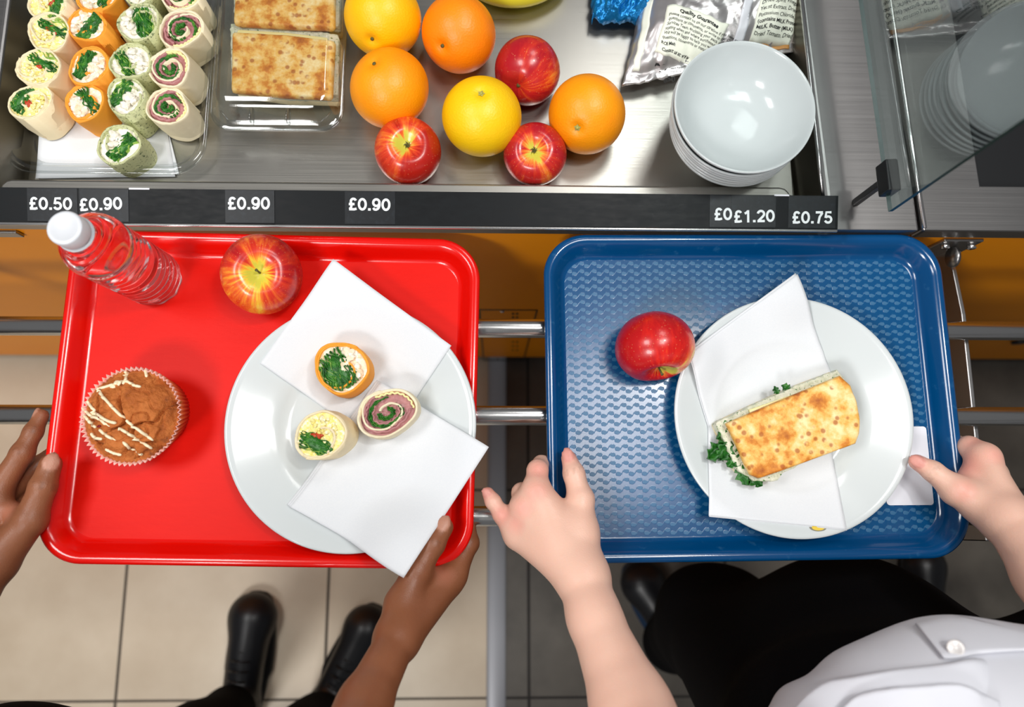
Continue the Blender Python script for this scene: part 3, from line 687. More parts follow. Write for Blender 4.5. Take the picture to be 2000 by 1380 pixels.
# ------------------------------------------------------------ fruit
def fruit_rot(dirv):
    """orient local +z (stem) toward dirv"""
    return Vector(dirv).to_track_quat('Z', 'Y').to_euler()
def citrus(name, u, v, rad_px, mat, label, cat, stem, zf=ZP, stem_kind='calyx'):
    r = .040
    for _ in range(6):
        p = P(u, v, zf+r); depth = (CAMZ-p.z)/(-ray(u, v).z)
        r = rad_px/F*depth*.985
    p = P(u, v, zf+r*.965)
    # stem direction: where on the facing hemisphere the stem shows
    right = RM @ Vector((1, 0, 0)); upv = RM @ Vector((0, 1, 0)); toc = (CAM-p).normalized()
    if stem:
        a = (stem[0]-u)/rad_px; b = -(stem[1]-v)/rad_px; c = sqrt(max(.05, 1-a*a-b*b)); dv = right*a+upv*b+toc*c
    else: dv = Vector((.2, .1, -1))
    t = thing(name, label, cat, p, fruit_rot(dv), 'citrus and apples loose in the display pan')
    rnd = random.Random(int(u)); ph = rnd.random()*6
    prof = []; N = 40
    for i in range(N+1):
        th = pi*i/N; rr_ = r*(1-.015*cos(2*th)); dip = .10*r*exp(-(th/.16)**2)+.05*r*exp(-((pi-th)/.16)**2)
        prof.append((max(rr_*sin(th), 1e-5), (rr_*.965*cos(th)-(dip if th < 1.5 else -dip))))
    def f(a, rr_, z):
        top = max(0, z/r-.72)
        return 1+.006*sin(2*a+ph)+.05*top*(sin(5*a+ph)**2)
    MB().lathe(prof, 64, (0, 0, 0), f).o('peel', mat, t, world=False)
    zt = r*.965-.10*r
    if stem_kind == 'calyx':
        m = MB(); n = 10; V = [(0, 0, zt+.0012)]+[((.0042 if i % 2 else .0026)*cos(2*pi*i/n), (.0042 if i % 2 else .0026)*sin(2*pi*i/n), zt+.0010) for i in range(n)]
        m.add(V, [(0, 1+i, 1+(i+1) % n) for i in range(n)]); m.ball((0, 0, zt+.0014), (.0019, .0019, .0016)); m.o('calyx', 'calyx', t, world=False)
    else: MB().ball((0, 0, zt+.0004), (.0022, .0022, .0010), nz=.3).o('stem_scar', 'stem', t, world=False)
    return t
citrus('orange', 748, 36, 75, 'orange_y', 'pale golden orange at the top edge beside the sandwich box, topmost left fruit', 'orange', (721, 88), stem_kind='scar')
citrus('orange', 896, 67, 73, 'orange_b', 'deep orange fruit under the banana, right of the pale golden one', 'orange', (857, 95), stem_kind='scar')
citrus('orange', 761, 173, 77, 'orange_a', 'orange with creased stem end directly behind the left pan apple', 'orange', (734, 130), stem_kind='scar')
citrus('orange', 1146, 224, 75.5, 'orange_a', 'orange at the right of the loose fruit, its pale stem end facing the diner', 'orange', (1123, 256))
citrus('grapefruit', 941, 228, 77.5, 'grapefruit', 'bright yellow citrus fruit in the middle of the loose fruit', 'grapefruit', (940, 186))

def apple(u, v, rad_px, mat, label, facing, zf, group=None, tall=.90, stem=True, spin=0, deep=.0):
    r = .037
    for _ in range(6):
        p = P(u, v, zf+r*.85); depth = (CAMZ-p.z)/(-ray(u, v).z); r = rad_px/F*depth*.985
    p = P(u, v, zf+r*.86)
    right = RM @ Vector((1, 0, 0)); upv = RM @ Vector((0, 1, 0)); toc = (CAM-p).normalized()
    a, b = facing; c = sqrt(max(0.0, 1-a*a-b*b)); dv = right*a+upv*b+toc*c
    if deep: dv = right*a+upv*b-toc*deep
    t = thing('apple', label, 'apple', p, fruit_rot(dv), group)
    N = 44; prof = []
    for i in range(N+1):
        th = pi*i/N
        rr_ = r*(1-.03*cos(th*2)); x = rr_*sin(th)**.92*(1+.05*cos(th)); z = rr_*tall*cos(th)
        z -= .34*r*exp(-(th/.34)**2)*1.0
        z += .16*r*exp(-((pi-th)/.30)**2)
        prof.append((max(x, 1e-5), z))
    ph = random.Random(int(u)).random()*6
    f = lambda an, x, z: (1+.022*cos(5*an+ph)*(abs(z)/r)**1.5+.012*cos(2*an+ph))
    o = MB().lathe(prof, 72, (0, 0, 0), f).o('skin', mat, t, world=False)
    zt = prof[0][1]
    if stem:
        sx = .12; MB().tube([(0, 0, zt), (.0006, .0004, zt+.004), (.0018, .001, zt+.0085), (.0026, .0016, zt+.011)], [.0012, .0010, .0011, .0016], 8).o('stem', 'stem', t, world=False)
    else:
        m = MB()
        for k in range(5):
            an = k*2*pi/5; m.tube([(0, 0, zt+.0005), (.0022*cos(an), .0022*sin(an), zt+.002), (.0036*cos(an+.5), .0036*sin(an+.5), zt+.0048)], [.0011, .0009, .0003], 6)
        m.o('calyx', 'stem', t, world=False)
    zb = prof[-1][1]; MB().ball((0, 0, zb+.001), (.003, .003, .002), nz=.4).o('blossom_end', 'stem', t, world=False)
    t.rotation_euler.rotate_axis('Z', spin); return t
G = 'citrus and apples loose in the display pan'
apple(1029, 140, 64, 'apple_pink', 'tilted red apple lying between the citrus fruit, no stem showing', (.35, .55), ZP, G, tall=.96, deep=.6)
apple(797, 296, 64, 'apple_dark', 'red apple with star shaped eye at the pan front below the left orange', (-.04, .30), ZP, G, stem=False, spin=1)
apple(1045, 302, 60, 'apple_pink', 'red apple with yellow green shoulder at the pan front below the yellow fruit', (-.06, .22), ZP, G, stem=False, spin=3)

# banana: only its curved belly reaches the frame
t = thing('banana', 'yellow banana curving along the top edge above the loose oranges', 'banana', P(1005, -30, ZP+.0))
m = MB(); pts = []; N = 22
for i in range(N):
    s = i/(N-1); u = 880+230*s; v = -8-46*(abs(s-.55)/.5)**2.2
    p = P(u, v-8, ZP+.022); pts.append((p.x, p.y, p.z))
ra = [.004+.0135*min(1, sin(pi*min(max((i/(N-1)), .0), 1))**.45*1.0) for i in range(N)]
m.tube(pts, ra, 10); m.o('peel', 'banana', t)
MB().tube([pts[-1], (pts[-1][0]+.012, pts[-1][1]+.008, pts[-1][2])], [.0045, .0036], 8).o('stalk', 'stem', t)

# ------------------------------------------------------------ stacked bowls
NB = 7
bowl_prof_o = lambda R: [(0, .001), (R*.46, .001), (R*.50, 0), (R*.53, .0), (R*.56, .004), (R*.76, .017), (R*.93, .036), (R*.975, .0415), (R*.995, .0435), (R, .0455), (R*.992, .0472), (R*.975, .0468), (R*.945, .0435), (R*.88, .034), (R*.72, .018), (R*.55, .0085), (R*.3, .0055), (1e-5, .005)]
cb = P(1434, 244, ZP+.046); ct = P(1452, 207, .900); R = .0725
proto = None
words = ['lowest', 'second lowest', 'third from the bottom', 'middle', 'third from the top', 'second from the top', 'topmost']
step = (.900-(ZP+.0472))/(NB-1)
for i in range(NB):
    f = i/(NB-1); jx_, jy_ = random.Random(i+3).uniform(-.0008, .0008), random.Random(i+9).uniform(-.0008, .0008)
    if i == NB-1: jx_ = .002
    t = thing('bowl', 'white porcelain bowl, %s of the stack beside the crisp bag' % words[i], 'bowl', (cb.x+(ct.x-cb.x)*f+jx_, cb.y+(ct.y-cb.y)*f+jy_, ZP+step*i), (0, 0, i*.7), 'stacked white bowls')
    if proto is None: proto = MB().lathe(bowl_prof_o(R), 96).o('bowl_body', 'gloss_white', t, world=False)
    else: c = proto.copy(); COL.objects.link(c); c.parent = t

# ------------------------------------------------------------ foil snack bag
def bag_fn(corn, bulge, wr, seed, top=1):
    BL, BR, TR, TL = corn
    def fn(s, q):
        x = (BL[0]*(1-s)+BR[0]*s)*(1-q)+(TL[0]*(1-s)+TR[0]*s)*q; y = (BL[1]*(1-s)+BR[1]*s)*(1-q)+(TL[1]*(1-s)+TR[1]*s)*q
        e = (max(0, min(1, s*5))*max(0, min(1, (1-s)*6))*max(0, min(1, (q-.06)*5))*max(0, min(1, (1-q)*5))); e = e**.55
        nz = noise.noise(Vector((x*38, y*38, seed)))*.6+abs(noise.noise(Vector((x*90, y*70, seed+3))))*.5
        return Vector((x+.002*noise.noise(Vector((y*90, 0, seed))), y+.003*noise.noise(Vector((x*110, 1, seed))), BZ+top*e*bulge+wr*nz*(.5+.5*e)))
    return fn
BZ = ZP+.020
cor = [P2(1217, 160, BZ+.01), P2(1556, 92, BZ+.01), P2(1600, -230, BZ+.01), P2(1300, -190, BZ+.01)]
t = thing('snack_bag', 'large silver foil snack bag with printed cream panels behind the bowl stack', 'snack bag', ((cor[0][0]+cor[2][0])/2, (cor[0][1]+cor[2][1])/2, ZP))
fn = bag_fn(cor, .030, .006, 2.2); m = MB(); NU, NV = 80, 80
m.sheet(fn, NU, NV, .0008); fb = lambda s, q: Vector((fn(s, q).x, fn(s, q).y, BZ-(fn(s, q).z-BZ)*.5)); m.sheet(fb, 40, 40, .0008)
m.o('bag_body', 'foil', t)
# solve which (s,q) shows at a pixel
def proj(p):
    q = RM.transposed() @ (Vector(p)-CAM); return (1000+F*q.x/-q.z, 690-F*q.y/-q.z)
def inv(fn, u, v, g=(.3, .3)):
    s, q = g
    for _ in range(25):
        a = proj(fn(s, q)); b = proj(fn(s+.004, q)); c = proj(fn(s, q+.004))
        J = np.array([[b[0]-a[0], c[0]-a[0]], [b[1]-a[1], c[1]-a[1]]])/.004
        try: d_ = np.linalg.solve(J, [u-a[0], v-a[1]])
        except Exception: break
        s += max(-.1, min(.1, d_[0]))*.6; q += max(-.1, min(.1, d_[1]))*.6
    return s, q
def patch(quad, name, mat, lift, parent, n=(24, 18), round_=0):
    """quad: BL, BR, TR, TL in (s,q)"""
    def g(a, b):
        s = (quad[0][0]*(1-a)+quad[1][0]*a)*(1-b)+(quad[3][0]*(1-a)+quad[2][0]*a)*b
        q = (quad[0][1]*(1-a)+quad[1][1]*a)*(1-b)+(quad[3][1]*(1-a)+quad[2][1]*a)*b
        p = fn(s, q); return Vector((p.x, p.y, p.z+lift))
    o = MB().sheet(g, n[0], n[1], .0003).o(name, mat, parent); return o, g
def print_on(g, W, H, lines, parent, mat='ink', lift=.0006):
    for s, x, y, size, bold in lines:
        V, Fc = text_data(s, size, bold, 'LEFT')
        out = []
        for a, b, _ in V:
            p = g((x+a)/W, (y+b)/H); out.append((p.x, p.y, p.z+lift))
        obj('lettering', out, Fc, mat, parent, smooth=False)
gq = [inv(fn, *p) for p in ((1278, 103), (1385, 134), (1424, 48), (1303, 12))]
o, g = patch(gq, 'guarantee_panel', 'bag_label', .0012, t)
W, H = .066, .048
print_on(g, W, H, [('Quality Guarantee', .014, .0405, .0056, .00018)]+[(s, .0035, .0355-.0042*i, .0041, .00002) for i, s in enumerate(
    ['Please contact us on our careline if you have any', 'questions or comments, or write to our Consumer', 'Services Team, enclosing your pack and contents,', 'stating when and where purchased.', 'We will be happy to help you with any', 'questions, comments or statutory rights.'])]
    +[('ROI Mail:', .0035, .0088, .0042, .0001), ('Contact us at: www', .006, .0030, .0042, .0001)], o)
gq2 = [inv(fn, *p, g=(.8, .3)) for p in ((1462, 82), (1540, 90), (1572, -40), (1494, -52))]
o2, g2 = patch(gq2, 'ingredients_panel', 'bag_label', .0012, t)
W, H = .044, .072
print_on(g2, W, H, [(s, .002, .064-.0058*i, .0048, .0001 if 'MILK' in s else .00002) for i, s in enumerate(
    ['Potatoes, Oil,', 'Dried Onion,', 'Ingredients: Rice', 'Iron, Niacin, Thiamin),', 'Oil, Sour Cream & Chive', 'Dried Spirit Vinegar,', 'Yeast Extract, Dried', 'Potassium Chloride,', '(contains MILK Protein)', 'MILK, Butter (MILK)', 'Dried Tomato, Dried'])], o2)
gq3 = [inv(fn, *p, g=(.8, .2)) for p in ((1462, 90), (1540, 97), (1541, 89), (1462, 82))]
patch(gq3, 'orange_band', 'bag_orange', .0014, t, (20, 3))
gq4 = [inv(fn, *p, g=(.1, .2)) for p in ((1235, 140), (1248, 140), (1276, 0), (1262, 0))]
patch(gq4, 'pale_edge_stripe', 'bag_label', .0010, t, (4, 24))
gq5 = [inv(fn, *p, g=(.3, .15)) for p in ((1275, 160), (1345, 160), (1345, 120), (1275, 120))]
g5 = lambda a, b: fn(*[(gq5[0][k]*(1-a)+gq5[1][k]*a)*(1-b)+(gq5[3][k]*(1-a)+gq5[2][k]*a)*b for k in (0, 1)])
print_on(g5, .040, .023, [('650', .0115, .0015, .0088, .0001), ('∞', .001, .013, .016, .0003), ('Please Recycle', .018, .0165, .0032, 0), ('this pack', .020, .0125, .0032, 0)], t)
seam = [fn(*inv(fn, 1462-8*k+(0 if k < 8 else 0), 78-6*k*2, (.6, .3))) for k in range(0)]
gq6 = [inv(fn, *p, g=(.6, .3)) for p in ((1430, 84), (1450, 84), (1478, -30), (1458, -30))]
patch(gq6, 'back_seam', 'card', .0012, t, (4, 20))

# blue crumpled wrapper
c0 = P(1212, -6, ZP+.02)
t = thing('foil_wrapper', 'crumpled bright blue foil wrapper at the top edge left of the silver bag', 'wrapper', (c0.x, c0.y, ZP))
m = MB(); N = 60
def bl(s, q):
    u = 1156+120*s; v = 48-130*q
    v -= 14*abs(noise.noise(Vector((s*5, 0, 1)))) + 18*(s > .0)*max(0, (.12-s))*4
    p = P(u, v, ZP+.014); e = min(1, s*5)*min(1, (1-s)*5)*min(1, q*4)
    h = .022*max(e, 0)**.5+.011*noise.noise(Vector((s*6, q*6, 3)))+.006*abs(noise.noise(Vector((s*14, q*14, 5))))
    return Vector((p.x+.004*noise.noise(Vector((q*9, s*3, 2))), p.y, max(p.z+h, ZP+.002)))
m.sheet(bl, N, N, .0006); m.o('wrapper_foil', 'blue_foil', t)

# ------------------------------------------------------------ clear boxes
def rr_loft(m, rings, n=8):
    """rings: (cx, cy, w, h, r, z) open shell"""
    V = []; k = 4*(n+1)
    for cx, cy, w_, h_, r, z in rings: V += [(x, y, z) for x, y in rrect(w_, h_, r, n, cx, cy)]
    Fc = [(j*k+i, j*k+(i+1) % k, (j+1)*k+(i+1) % k, (j+1)*k+i) for j in range(len(rings)-1) for i in range(k)]
    return m.add(V, Fc), k
def clear_box(x0, x1, y0, y1, z0, h, r, lip, name='box_shell', parent=None, lid=False):
    cx, cy, w_, h_ = (x0+x1)/2, (y0+y1)/2, x1-x0, y1-y0; m = MB()
    rings = [(cx, cy, w_-.030-lip*2, h_-.030-lip*2, max(r-.012, .006), z0), (cx, cy, w_-.018-lip*2, h_-.018-lip*2, max(r-.006, .008), z0+.003), (cx, cy, w_-.012-lip*2, h_-.012-lip*2, r-.004, z0+h*.35), (cx, cy, w_-.009-lip*2, h_-.009-lip*2, r-.003, z0+h*.4), (cx, cy, w_-lip*2, h_-lip*2, r, z0+h-.001), (cx, cy, w_-lip, h_-lip, r+.002, z0+h), (cx, cy, w_, h_, r+.003, z0+h-.0015), (cx, cy, w_, h_, r+.003, z0+h-.004)]
    m, k = rr_loft(m, rings); m.F.append(tuple(range(k))[::-1])
    o = m.o(name, 'plastic', parent); return o
b0 = P(418, 262, ZP+.02); b1 = P(672, 262, ZP+.02)
t = thing('sandwich_box', 'clear plastic box holding flatbread sandwiches, left of the loose citrus', 'plastic box', ((b0.x+b1.x)/2, .45, ZP))
XA, XB, YA = b0.x, b1.x, b0.y
clear_box(XA, XB, YA, .60, ZP+.001, .032, .020, .005, parent=t)
# hinged lid standing over the bread, higher front shoulder
m = MB(); cx, w_ = (XA+XB)/2, XB-XA; cy = (YA+.60)/2; h_ = .60-YA
m, k = rr_loft(m, [(cx, cy, w_-.001, h_-.001, .022, ZP+.0335), (cx, cy, w_-.012, h_-.012, .020, ZP+.035), (cx, cy+.003, w_-.020, h_-.024, .018, ZP+.050), (cx, cy+.006, w_-.024, h_-.034, .016, ZP+.0545), (cx, cy+.008, w_-.034, h_-.046, .014, ZP+.0560)])
m.F.append(tuple(range(4*k, 5*k)))
m.o('lid', 'plastic', t)
m = MB()
for xx in (cx-.026, cx+.014):
    m.box(xx, xx+.002, YA+.004, YA+.022, ZP+.033, ZP+.047)
m.tube([(XA+.012, YA+.02, ZP+.036), (XA+.022, YA+.008, ZP+.037), (cx, YA+.006, ZP+.037), (XB-.022, YA+.008, ZP+.037), (XB-.012, YA+.02, ZP+.036)], .0011, 8)
m.tube([(x, y, ZP+.0325) for x, y in rrect(XB-XA, .60-YA, .022, 8, (XA+XB)/2, (YA+.60)/2)], .0012, 8, closed=True)
m.o('moulded_ribs', 'plastic', t)

b0 = P(12, 342, ZP+.01); b1 = P(404, 342, ZP+.01)
tb = thing('platter', 'clear plastic platter under the rows of sliced wraps', 'platter', ((b0.x+b1.x)/2, .42, ZP))
clear_box(b0.x, b1.x, b0.y+.002, .62, ZP+.001, .020, .034, .006, 'platter_shell', tb)
MB().tube([(x, y, ZP+.0195) for x, y in rrect(b1.x-b0.x, .62-b0.y, .036, 10, (b0.x+b1.x)/2, (b0.y+.62)/2)], .0014, 8, closed=True).o('rolled_rim', 'plastic', tb)

# sandwiches in the box
def sandwich(name, top, fill, zb, label, group, th=(.012, .014, .012), tilt=(0, 0), cheese=None, seeds=1, leaves=()):
    """outlines given as world xy lists"""
    cx = sum(p[0] for p in top)/len(top); cy = sum(p[1] for p in top)/len(top)
    t = thing(name, label, 'sandwich', (cx, cy, zb), (0, 0, 0), group)
    z1 = zb+th[0]; z2 = z1+th[1]; z3 = z2+th[2]
    fl = smooth_loop(fill, 110); tp = smooth_loop(top, 130)
    MB().slab(fl, zb, z1, .004, 6, .0008, seeds, tilt).o('bottom_bread', 'crumb', t)
    fr = [(x+.0013*noise.noise(Vector((x*400, y*400, seeds))), y+.0016*noise.noise(Vector((x*400, y*400, seeds+4)))) for x, y in fl]
    MB().slab(fr, z1-.001, z2, .002, 8, .0016, seeds+2, tilt).o('filling', 'filling', t)
    if cheese: MB().slab(smooth_loop(cheese, 60), z2-.0005, z2+.0022, .0008, 3, 0, 0, tilt).o('cheese', 'cheese', t)
    if leaves:
        m = MB()
        for k, (x, y, z, sc, an) in enumerate(leaves):
            rr = random.Random(k+7)
            def lf(a, b, x=x, y=y, z=z, sc=sc, an=an, k=k):
                wv = sc*.5*sin(pi*min(1, b*1.02))**.6*(1+.35*sin(b*19+k)); px_ = (a-.5)*2*wv; py_ = b*sc*1.3
                return Vector((x+px_*cos(an)-py_*sin(an), y+px_*sin(an)+py_*cos(an), z+.25*sc*noise.noise(Vector((a*3, b*4, k)))+.18*sc*sin(a*9+k)))
            MB().sheet(lf, 8, 10, .0005).o('parsley_leaf', 'parsley', t)
    MB().slab(tp, z2+.0008, z3, .005, 12, .0011, seeds+6, tilt).o('top_bread', 'bread', t)
    return t
def quadpx(pts, z): return [P2(u, v, z) for u, v in pts]
def dense(pts, k=6): # keep straight edges with small rounded corners
    out = []
    n = len(pts)
    for i in range(n):
        a, b = pts[i], pts[(i+1) % n]
        for j in range(k): f = .04+.92*j/(k-1); out.append((a[0]+(b[0]-a[0])*f, a[1]+(b[1]-a[1])*f))
    return out
zt = ZP+.043
sandwich('flatbread_sandwich', dense(quadpx([(450, 176), (452, 60), (560, 66), (654, 78), (648, 190), (550, 186)], zt)), dense(quadpx([(452, 170), (449, 44), (560, 54), (662, 66), (660, 186), (550, 183)], zt-.012)), ZP+.004,
         'front flatbread sandwich in the clear box, its whole browned top showing', 'flatbread sandwiches in the clear box', (.012, .015, .012), cheese=dense(quadpx([(462, 60), (462, 56), (560, 62), (640, 72), (640, 90), (462, 80)], zt-.008)), seeds=3)
sandwich('flatbread_sandwich', dense(quadpx([(455, 44), (458, -60), (560, -58), (655, -52), (653, 53), (560, 50)], zt)), dense(quadpx([(456, 30), (455, -76), (560, -70), (664, -64), (662, 50), (550, 44)], zt-.012)), ZP+.004,
         'flatbread sandwich behind the front one in the clear box, cut by the top edge', 'flatbread sandwiches in the clear box', (.012, .015, .012), seeds=8)
# ------------------------------------------------------------ wraps
def wrap(name, label, group, loc, kind, R=.0215, H=.045, seed=1, squash=1.0, yaw=0, open_=1.0, tiltv=(0, 0)):
    rd = random.Random(seed); t = thing(name, label, 'wrap', loc, (tiltv[0], tiltv[1], yaw), group)
    p1, p2, p3 = rd.uniform(0, 6), rd.uniform(0, 6), rd.uniform(0, 6); a2, a3 = rd.uniform(.03, .085), rd.uniform(.02, .055)
    def ro(a): return R*(1+a2*cos(2*a+p1)+a3*cos(3*a+p2)+.015*cos(5*a+p3))
    def sq(x, y): return (x*squash, y/squash**.5)
    tmat = {'egg': 't_plain', 'orange': 't_orange', 'green': 't_green', 'ham': 't_ham'}[kind]
    th = .0019; path = []; turns = {'egg': 1.75, 'orange': 2.1, 'green': 1.9, 'ham': 2.35}[kind]+rd.uniform(-.25, .25); N = 150
    st = rd.uniform(0, 2*pi)
    for i in range(N+1):
        f = i/N*turns; a = st+f*2*pi; lim = 1.12 if kind != 'orange' else 1.5
        if f < lim: k = 1-.075*f
        else:
            g = (f-lim)/(turns-lim); k = (1-.075*lim)*(1-.72*g**.8)
        rr_ = ro(a)*k+R*.02*noise.noise(Vector((cos(a)*2, sin(a)*2, f*3+seed)))
        path.append(sq(rr_*cos(a), rr_*sin(a)))
    # outer wall slightly fuller half way down
    m = MB(); lv = 7; k = len(path)
    outr = [path[i] for i in range(int(N/turns*1.0)+4)]
    m.ribbon(path, th, 0.001, H, .0016, seed)
    # outer skin with belly and soft rim
    n = 72; prof = [(.86, 0.0), (.95, .0015), (.99, .006), (1.035, H*.35), (1.03, H*.7), (1.01, H*.93), (.995, H-.0005), (.965, H+.0003), (.925, H-.001), (.90, H-.004)]
    V = []
    for q, (f, z) in enumerate(prof):
        for i in range(n):
            a = 2*pi*i/n; dd = 1+.02*noise.noise(Vector((cos(a)*2, sin(a)*2, z*60+seed))) if 0 < q < 8 else 1
            x, y = sq(ro(a)*f*dd*cos(a), ro(a)*f*dd*sin(a)); zz = z+(.0012*noise.noise(Vector((x*160, y*160, seed))) if q > 4 else 0); V.append((x, y, zz))
    m.add(V, [(j*n+i, j*n+(i+1) % n, (j+1)*n+(i+1) % n, (j+1)*n+i) for j in range(len(prof)-1) for i in range(n)]+[tuple(range(n))[::-1]])
    m.o('tortilla', tmat, t, world=False)
    # filling bed
    def bed(zb, amp, mat, nm, sc=340):
        V = []; RG = 16
        for j in range(RG+1):
            for i in range(n):
                a = 2*pi*i/n; x, y = sq(ro(a)*.95*(1-j/RG)*cos(a), ro(a)*.95*(1-j/RG)*sin(a))
                V.append((x, y, zb+amp*(noise.noise(Vector((x*sc, y*sc, seed)))+.6*noise.noise(Vector((x*sc*2.2, y*sc*2.2, seed+9))))))
        return obj(nm, V, [(j*n+i, j*n+(i+1) % n, (j+1)*n+(i+1) % n, (j+1)*n+i) for j in range(RG) for i in range(n)], mat, t, world=False)
    if kind in ('egg',): bed(H-.0026, .0020, 'egg', 'filling')
    elif kind == 'orange': bed(H-.0030, .0020, 'chicken', 'filling')
    elif kind == 'green': bed(H-.0034, .0020, 'chicken_w', 'filling')
    else: bed(H-.0050, .0012, 'ham', 'filling')
    hemi = rd.uniform(0, 2*pi) if kind != 'egg' else rd.uniform(3.6, 5.2); ux, uy = cos(hemi), sin(hemi)
    if kind in ('orange', 'green', 'egg'):
        m = MB(); cnt = {'orange': 20, 'green': 11, 'egg': 26}[kind]
        for i in range(cnt):
            d_ = rd.uniform(.05, .72)*R; an = hemi+pi+rd.uniform(-1.15, 1.15); s_ = rd.uniform(.0022, .0042)*(1.0 if kind != 'egg' else .62)
            x, y = sq(d_*cos(an), d_*sin(an)); el = rd.uniform(1, 1.9) if kind != 'egg' else 1
            m.ball((x, y, H-.0022+rd.uniform(0, .0006)), (s_*el, s_, s_*.75), 12, 8, Matrix.Rotation(rd.uniform(0, 3), 3, 'Z'), .5, seed+i)
        m.o('filling_pieces', {'orange': 'chicken', 'green': 'chicken_w', 'egg': 'egg'}[kind], t, world=False)
    # leaves: crumpled upright sheets packed in one side
    def leaves(nm, mat, cnt, off, spread, hh, th_=.0006, amp=.0017, ln=.62):
        if R < .024: cnt = max(3, int(cnt*rd.uniform(.6, 1.15))); off = off*rd.uniform(.4, 1.25)
        m = MB()
        for q in range(cnt):
            o_ = (off+(q-(cnt-1)/2)*spread)*R; L = ln*R*sqrt(max(.1, 1-min(.95, abs(o_)/R)**2))*1.25; pa = []
            fr = rd.uniform(260, 420); phs = rd.uniform(0, 6); bend = rd.uniform(-.15, .3)
            for i in range(34):
                s_ = -1+2*i/33; y = s_*L; x = o_+bend*R*(s_*s_-.4)*.6+amp*sin(y*fr+phs)+.0012*noise.noise(Vector((s_*3, q, seed)))
                X_, Y_ = x*ux-y*uy, x*uy+y*ux; rr_ = sqrt(X_*X_+Y_*Y_); mx = ro(atan2(Y_, X_))*.84
                if rr_ > mx: X_, Y_ = X_*mx/rr_, Y_*mx/rr_
                pa.append(sq(X_, Y_))
            m.ribbon(pa, th_, H-.012, H+hh+rd.uniform(-.0006, .0006), .0028, seed+q)
        if cnt > 5: m.ball((off*R*ux*squash, off*R*uy/squash**.5, H-.0040), (cnt*spread*R*.5, R*.62, .0044), 20, 10, Matrix.Rotation(hemi, 3, 'Z'), .35, seed)
        m.o(nm, mat, t, world=False)
    if kind == 'egg': leaves('lettuce', 'lettuce', 11, .42, .052, -.0002, .0009); leaves('pale_lettuce', 'lettuce_pale', 3, .62, .09, -.0004)
    if kind == 'orange':
        big = .42 if name_hint(seed) else .40
        leaves('lettuce', 'lettuce', 17 if R > .025 else 9, .22 if R > .025 else big, .066, .0004, .0010)
        if R > .025: leaves('pale_lettuce', 'lettuce_pale', 3, .5, .2, .0006, .0004)
    if kind == 'green': leaves('lettuce', 'lettuce', 12, .36, .055, .0002, .0010); leaves('pale_lettuce', 'lettuce_pale', 2, .5, .2, .0002)
    if kind == 'egg':
        m = MB()
        for i in range(3): m.ball((R*.15*ux+rd.uniform(-.004, .004), R*.15*uy+rd.uniform(-.004, .004), H-.0016), (.004, .0018, .002), 10, 7, Matrix.Rotation(hemi+1+i*.6, 3, 'Z'), .5, i)
        m.o('tomato', 'tomato', t, world=False)
    if kind == 'ham':
        def along(k0, k1, f0, f1, n_=60):
            pa = []
            for i in range(n_):
                f = f0+(f1-f0)*i/(n_-1); a = st+f*2*pi; k_ = k0+(k1-k0)*i/(n_-1); r_ = ro(a)*k_+.0006*sin(i*.9)
                pa.append(sq(r_*cos(a), r_*sin(a)))
            return pa
        m = MB(); m.ribbon(along(.83, .72, .05, .72), .0024, H-.01, H-.0006, .0012, seed); m.ribbon(along(.76, .62, .10, .62), .0018, H-.01, H-.0008, .0012, seed+1)
        m.ribbon(along(.50, .38, .1, .8), .0018, H-.01, H-.0008, .0012, seed+2); m.o('ham', 'ham', t, world=False)
        m = MB()
        for q in range(4): m.ribbon(along(.66-q*.035, .54-q*.035, -.05+q*.04, .70+q*.05), .0009, H-.01, H-.0004, .003, seed+q)
        for q in range(3): m.ribbon(along(.32-q*.06, .22-q*.05, .2, .95), .0009, H-.01, H-.0004, .003, seed+q+5)
        m.o('lettuce', 'lettuce', t, world=False)
        m = MB(); m.ribbon(along(.84, .80, .72, 1.05), .0016, H-.01, H-.0004, .001, seed); m.o('pickle_relish', 'cheese', t, world=False)
    return t
def name_hint(s): return s % 2
ROWS = {'egg': [(98, 2), (92, 60), (78, 131), (55, 200)], 'orange': [(186, -2), (172, 52), (170, 127), (163, 192)],
        'green': [(270, -36), (265, 42), (252, 126), (243, 192), (226, 274)], 'ham': [(352, -8), (350, 52), (338, 128), (328, 204)]}
desc = {'egg': 'plain egg wrap slice', 'orange': 'orange chicken wrap slice', 'green': 'speckled green wrap slice', 'ham': 'white ham wrap slice'}
side = {'egg': 'leftmost row', 'orange': 'second row from the left', 'green': 'third row from the left', 'ham': 'rightmost row of the platter'}
def ordw(i, n): return {0: 'farthest from the diners', n-1: 'nearest the diners'}.get(i, {1: 'next to the farthest', n-2: 'next to the nearest'}.get(i, 'middle one'))
HW = .046; ZW = ZP+.0035
for kind, L in ROWS.items():
    for i, (u, v) in enumerate(L):
        p = P(u, v, ZW+HW)
        sz = {'egg': .0222, 'orange': .0208, 'green': .0215, 'ham': .0222}[kind]*(1.04 if i > 0 else 1)
        wrap('wrap', '%s, %s, %s' % (desc[kind], side[kind], ordw(i, len(L))), 'sliced wraps in rows on the platter', (p.x, p.y, ZW), kind, sz, HW-(.004 if (i == len(L)-1) else 0), seed=int(u+v*3)+500, squash=(.93, 1.0, 1.05)[i % 3], yaw=i*1.3+u*.01, tiltv=(radians(((u*7) % 9)-4), radians(((v*5) % 9)-5)))
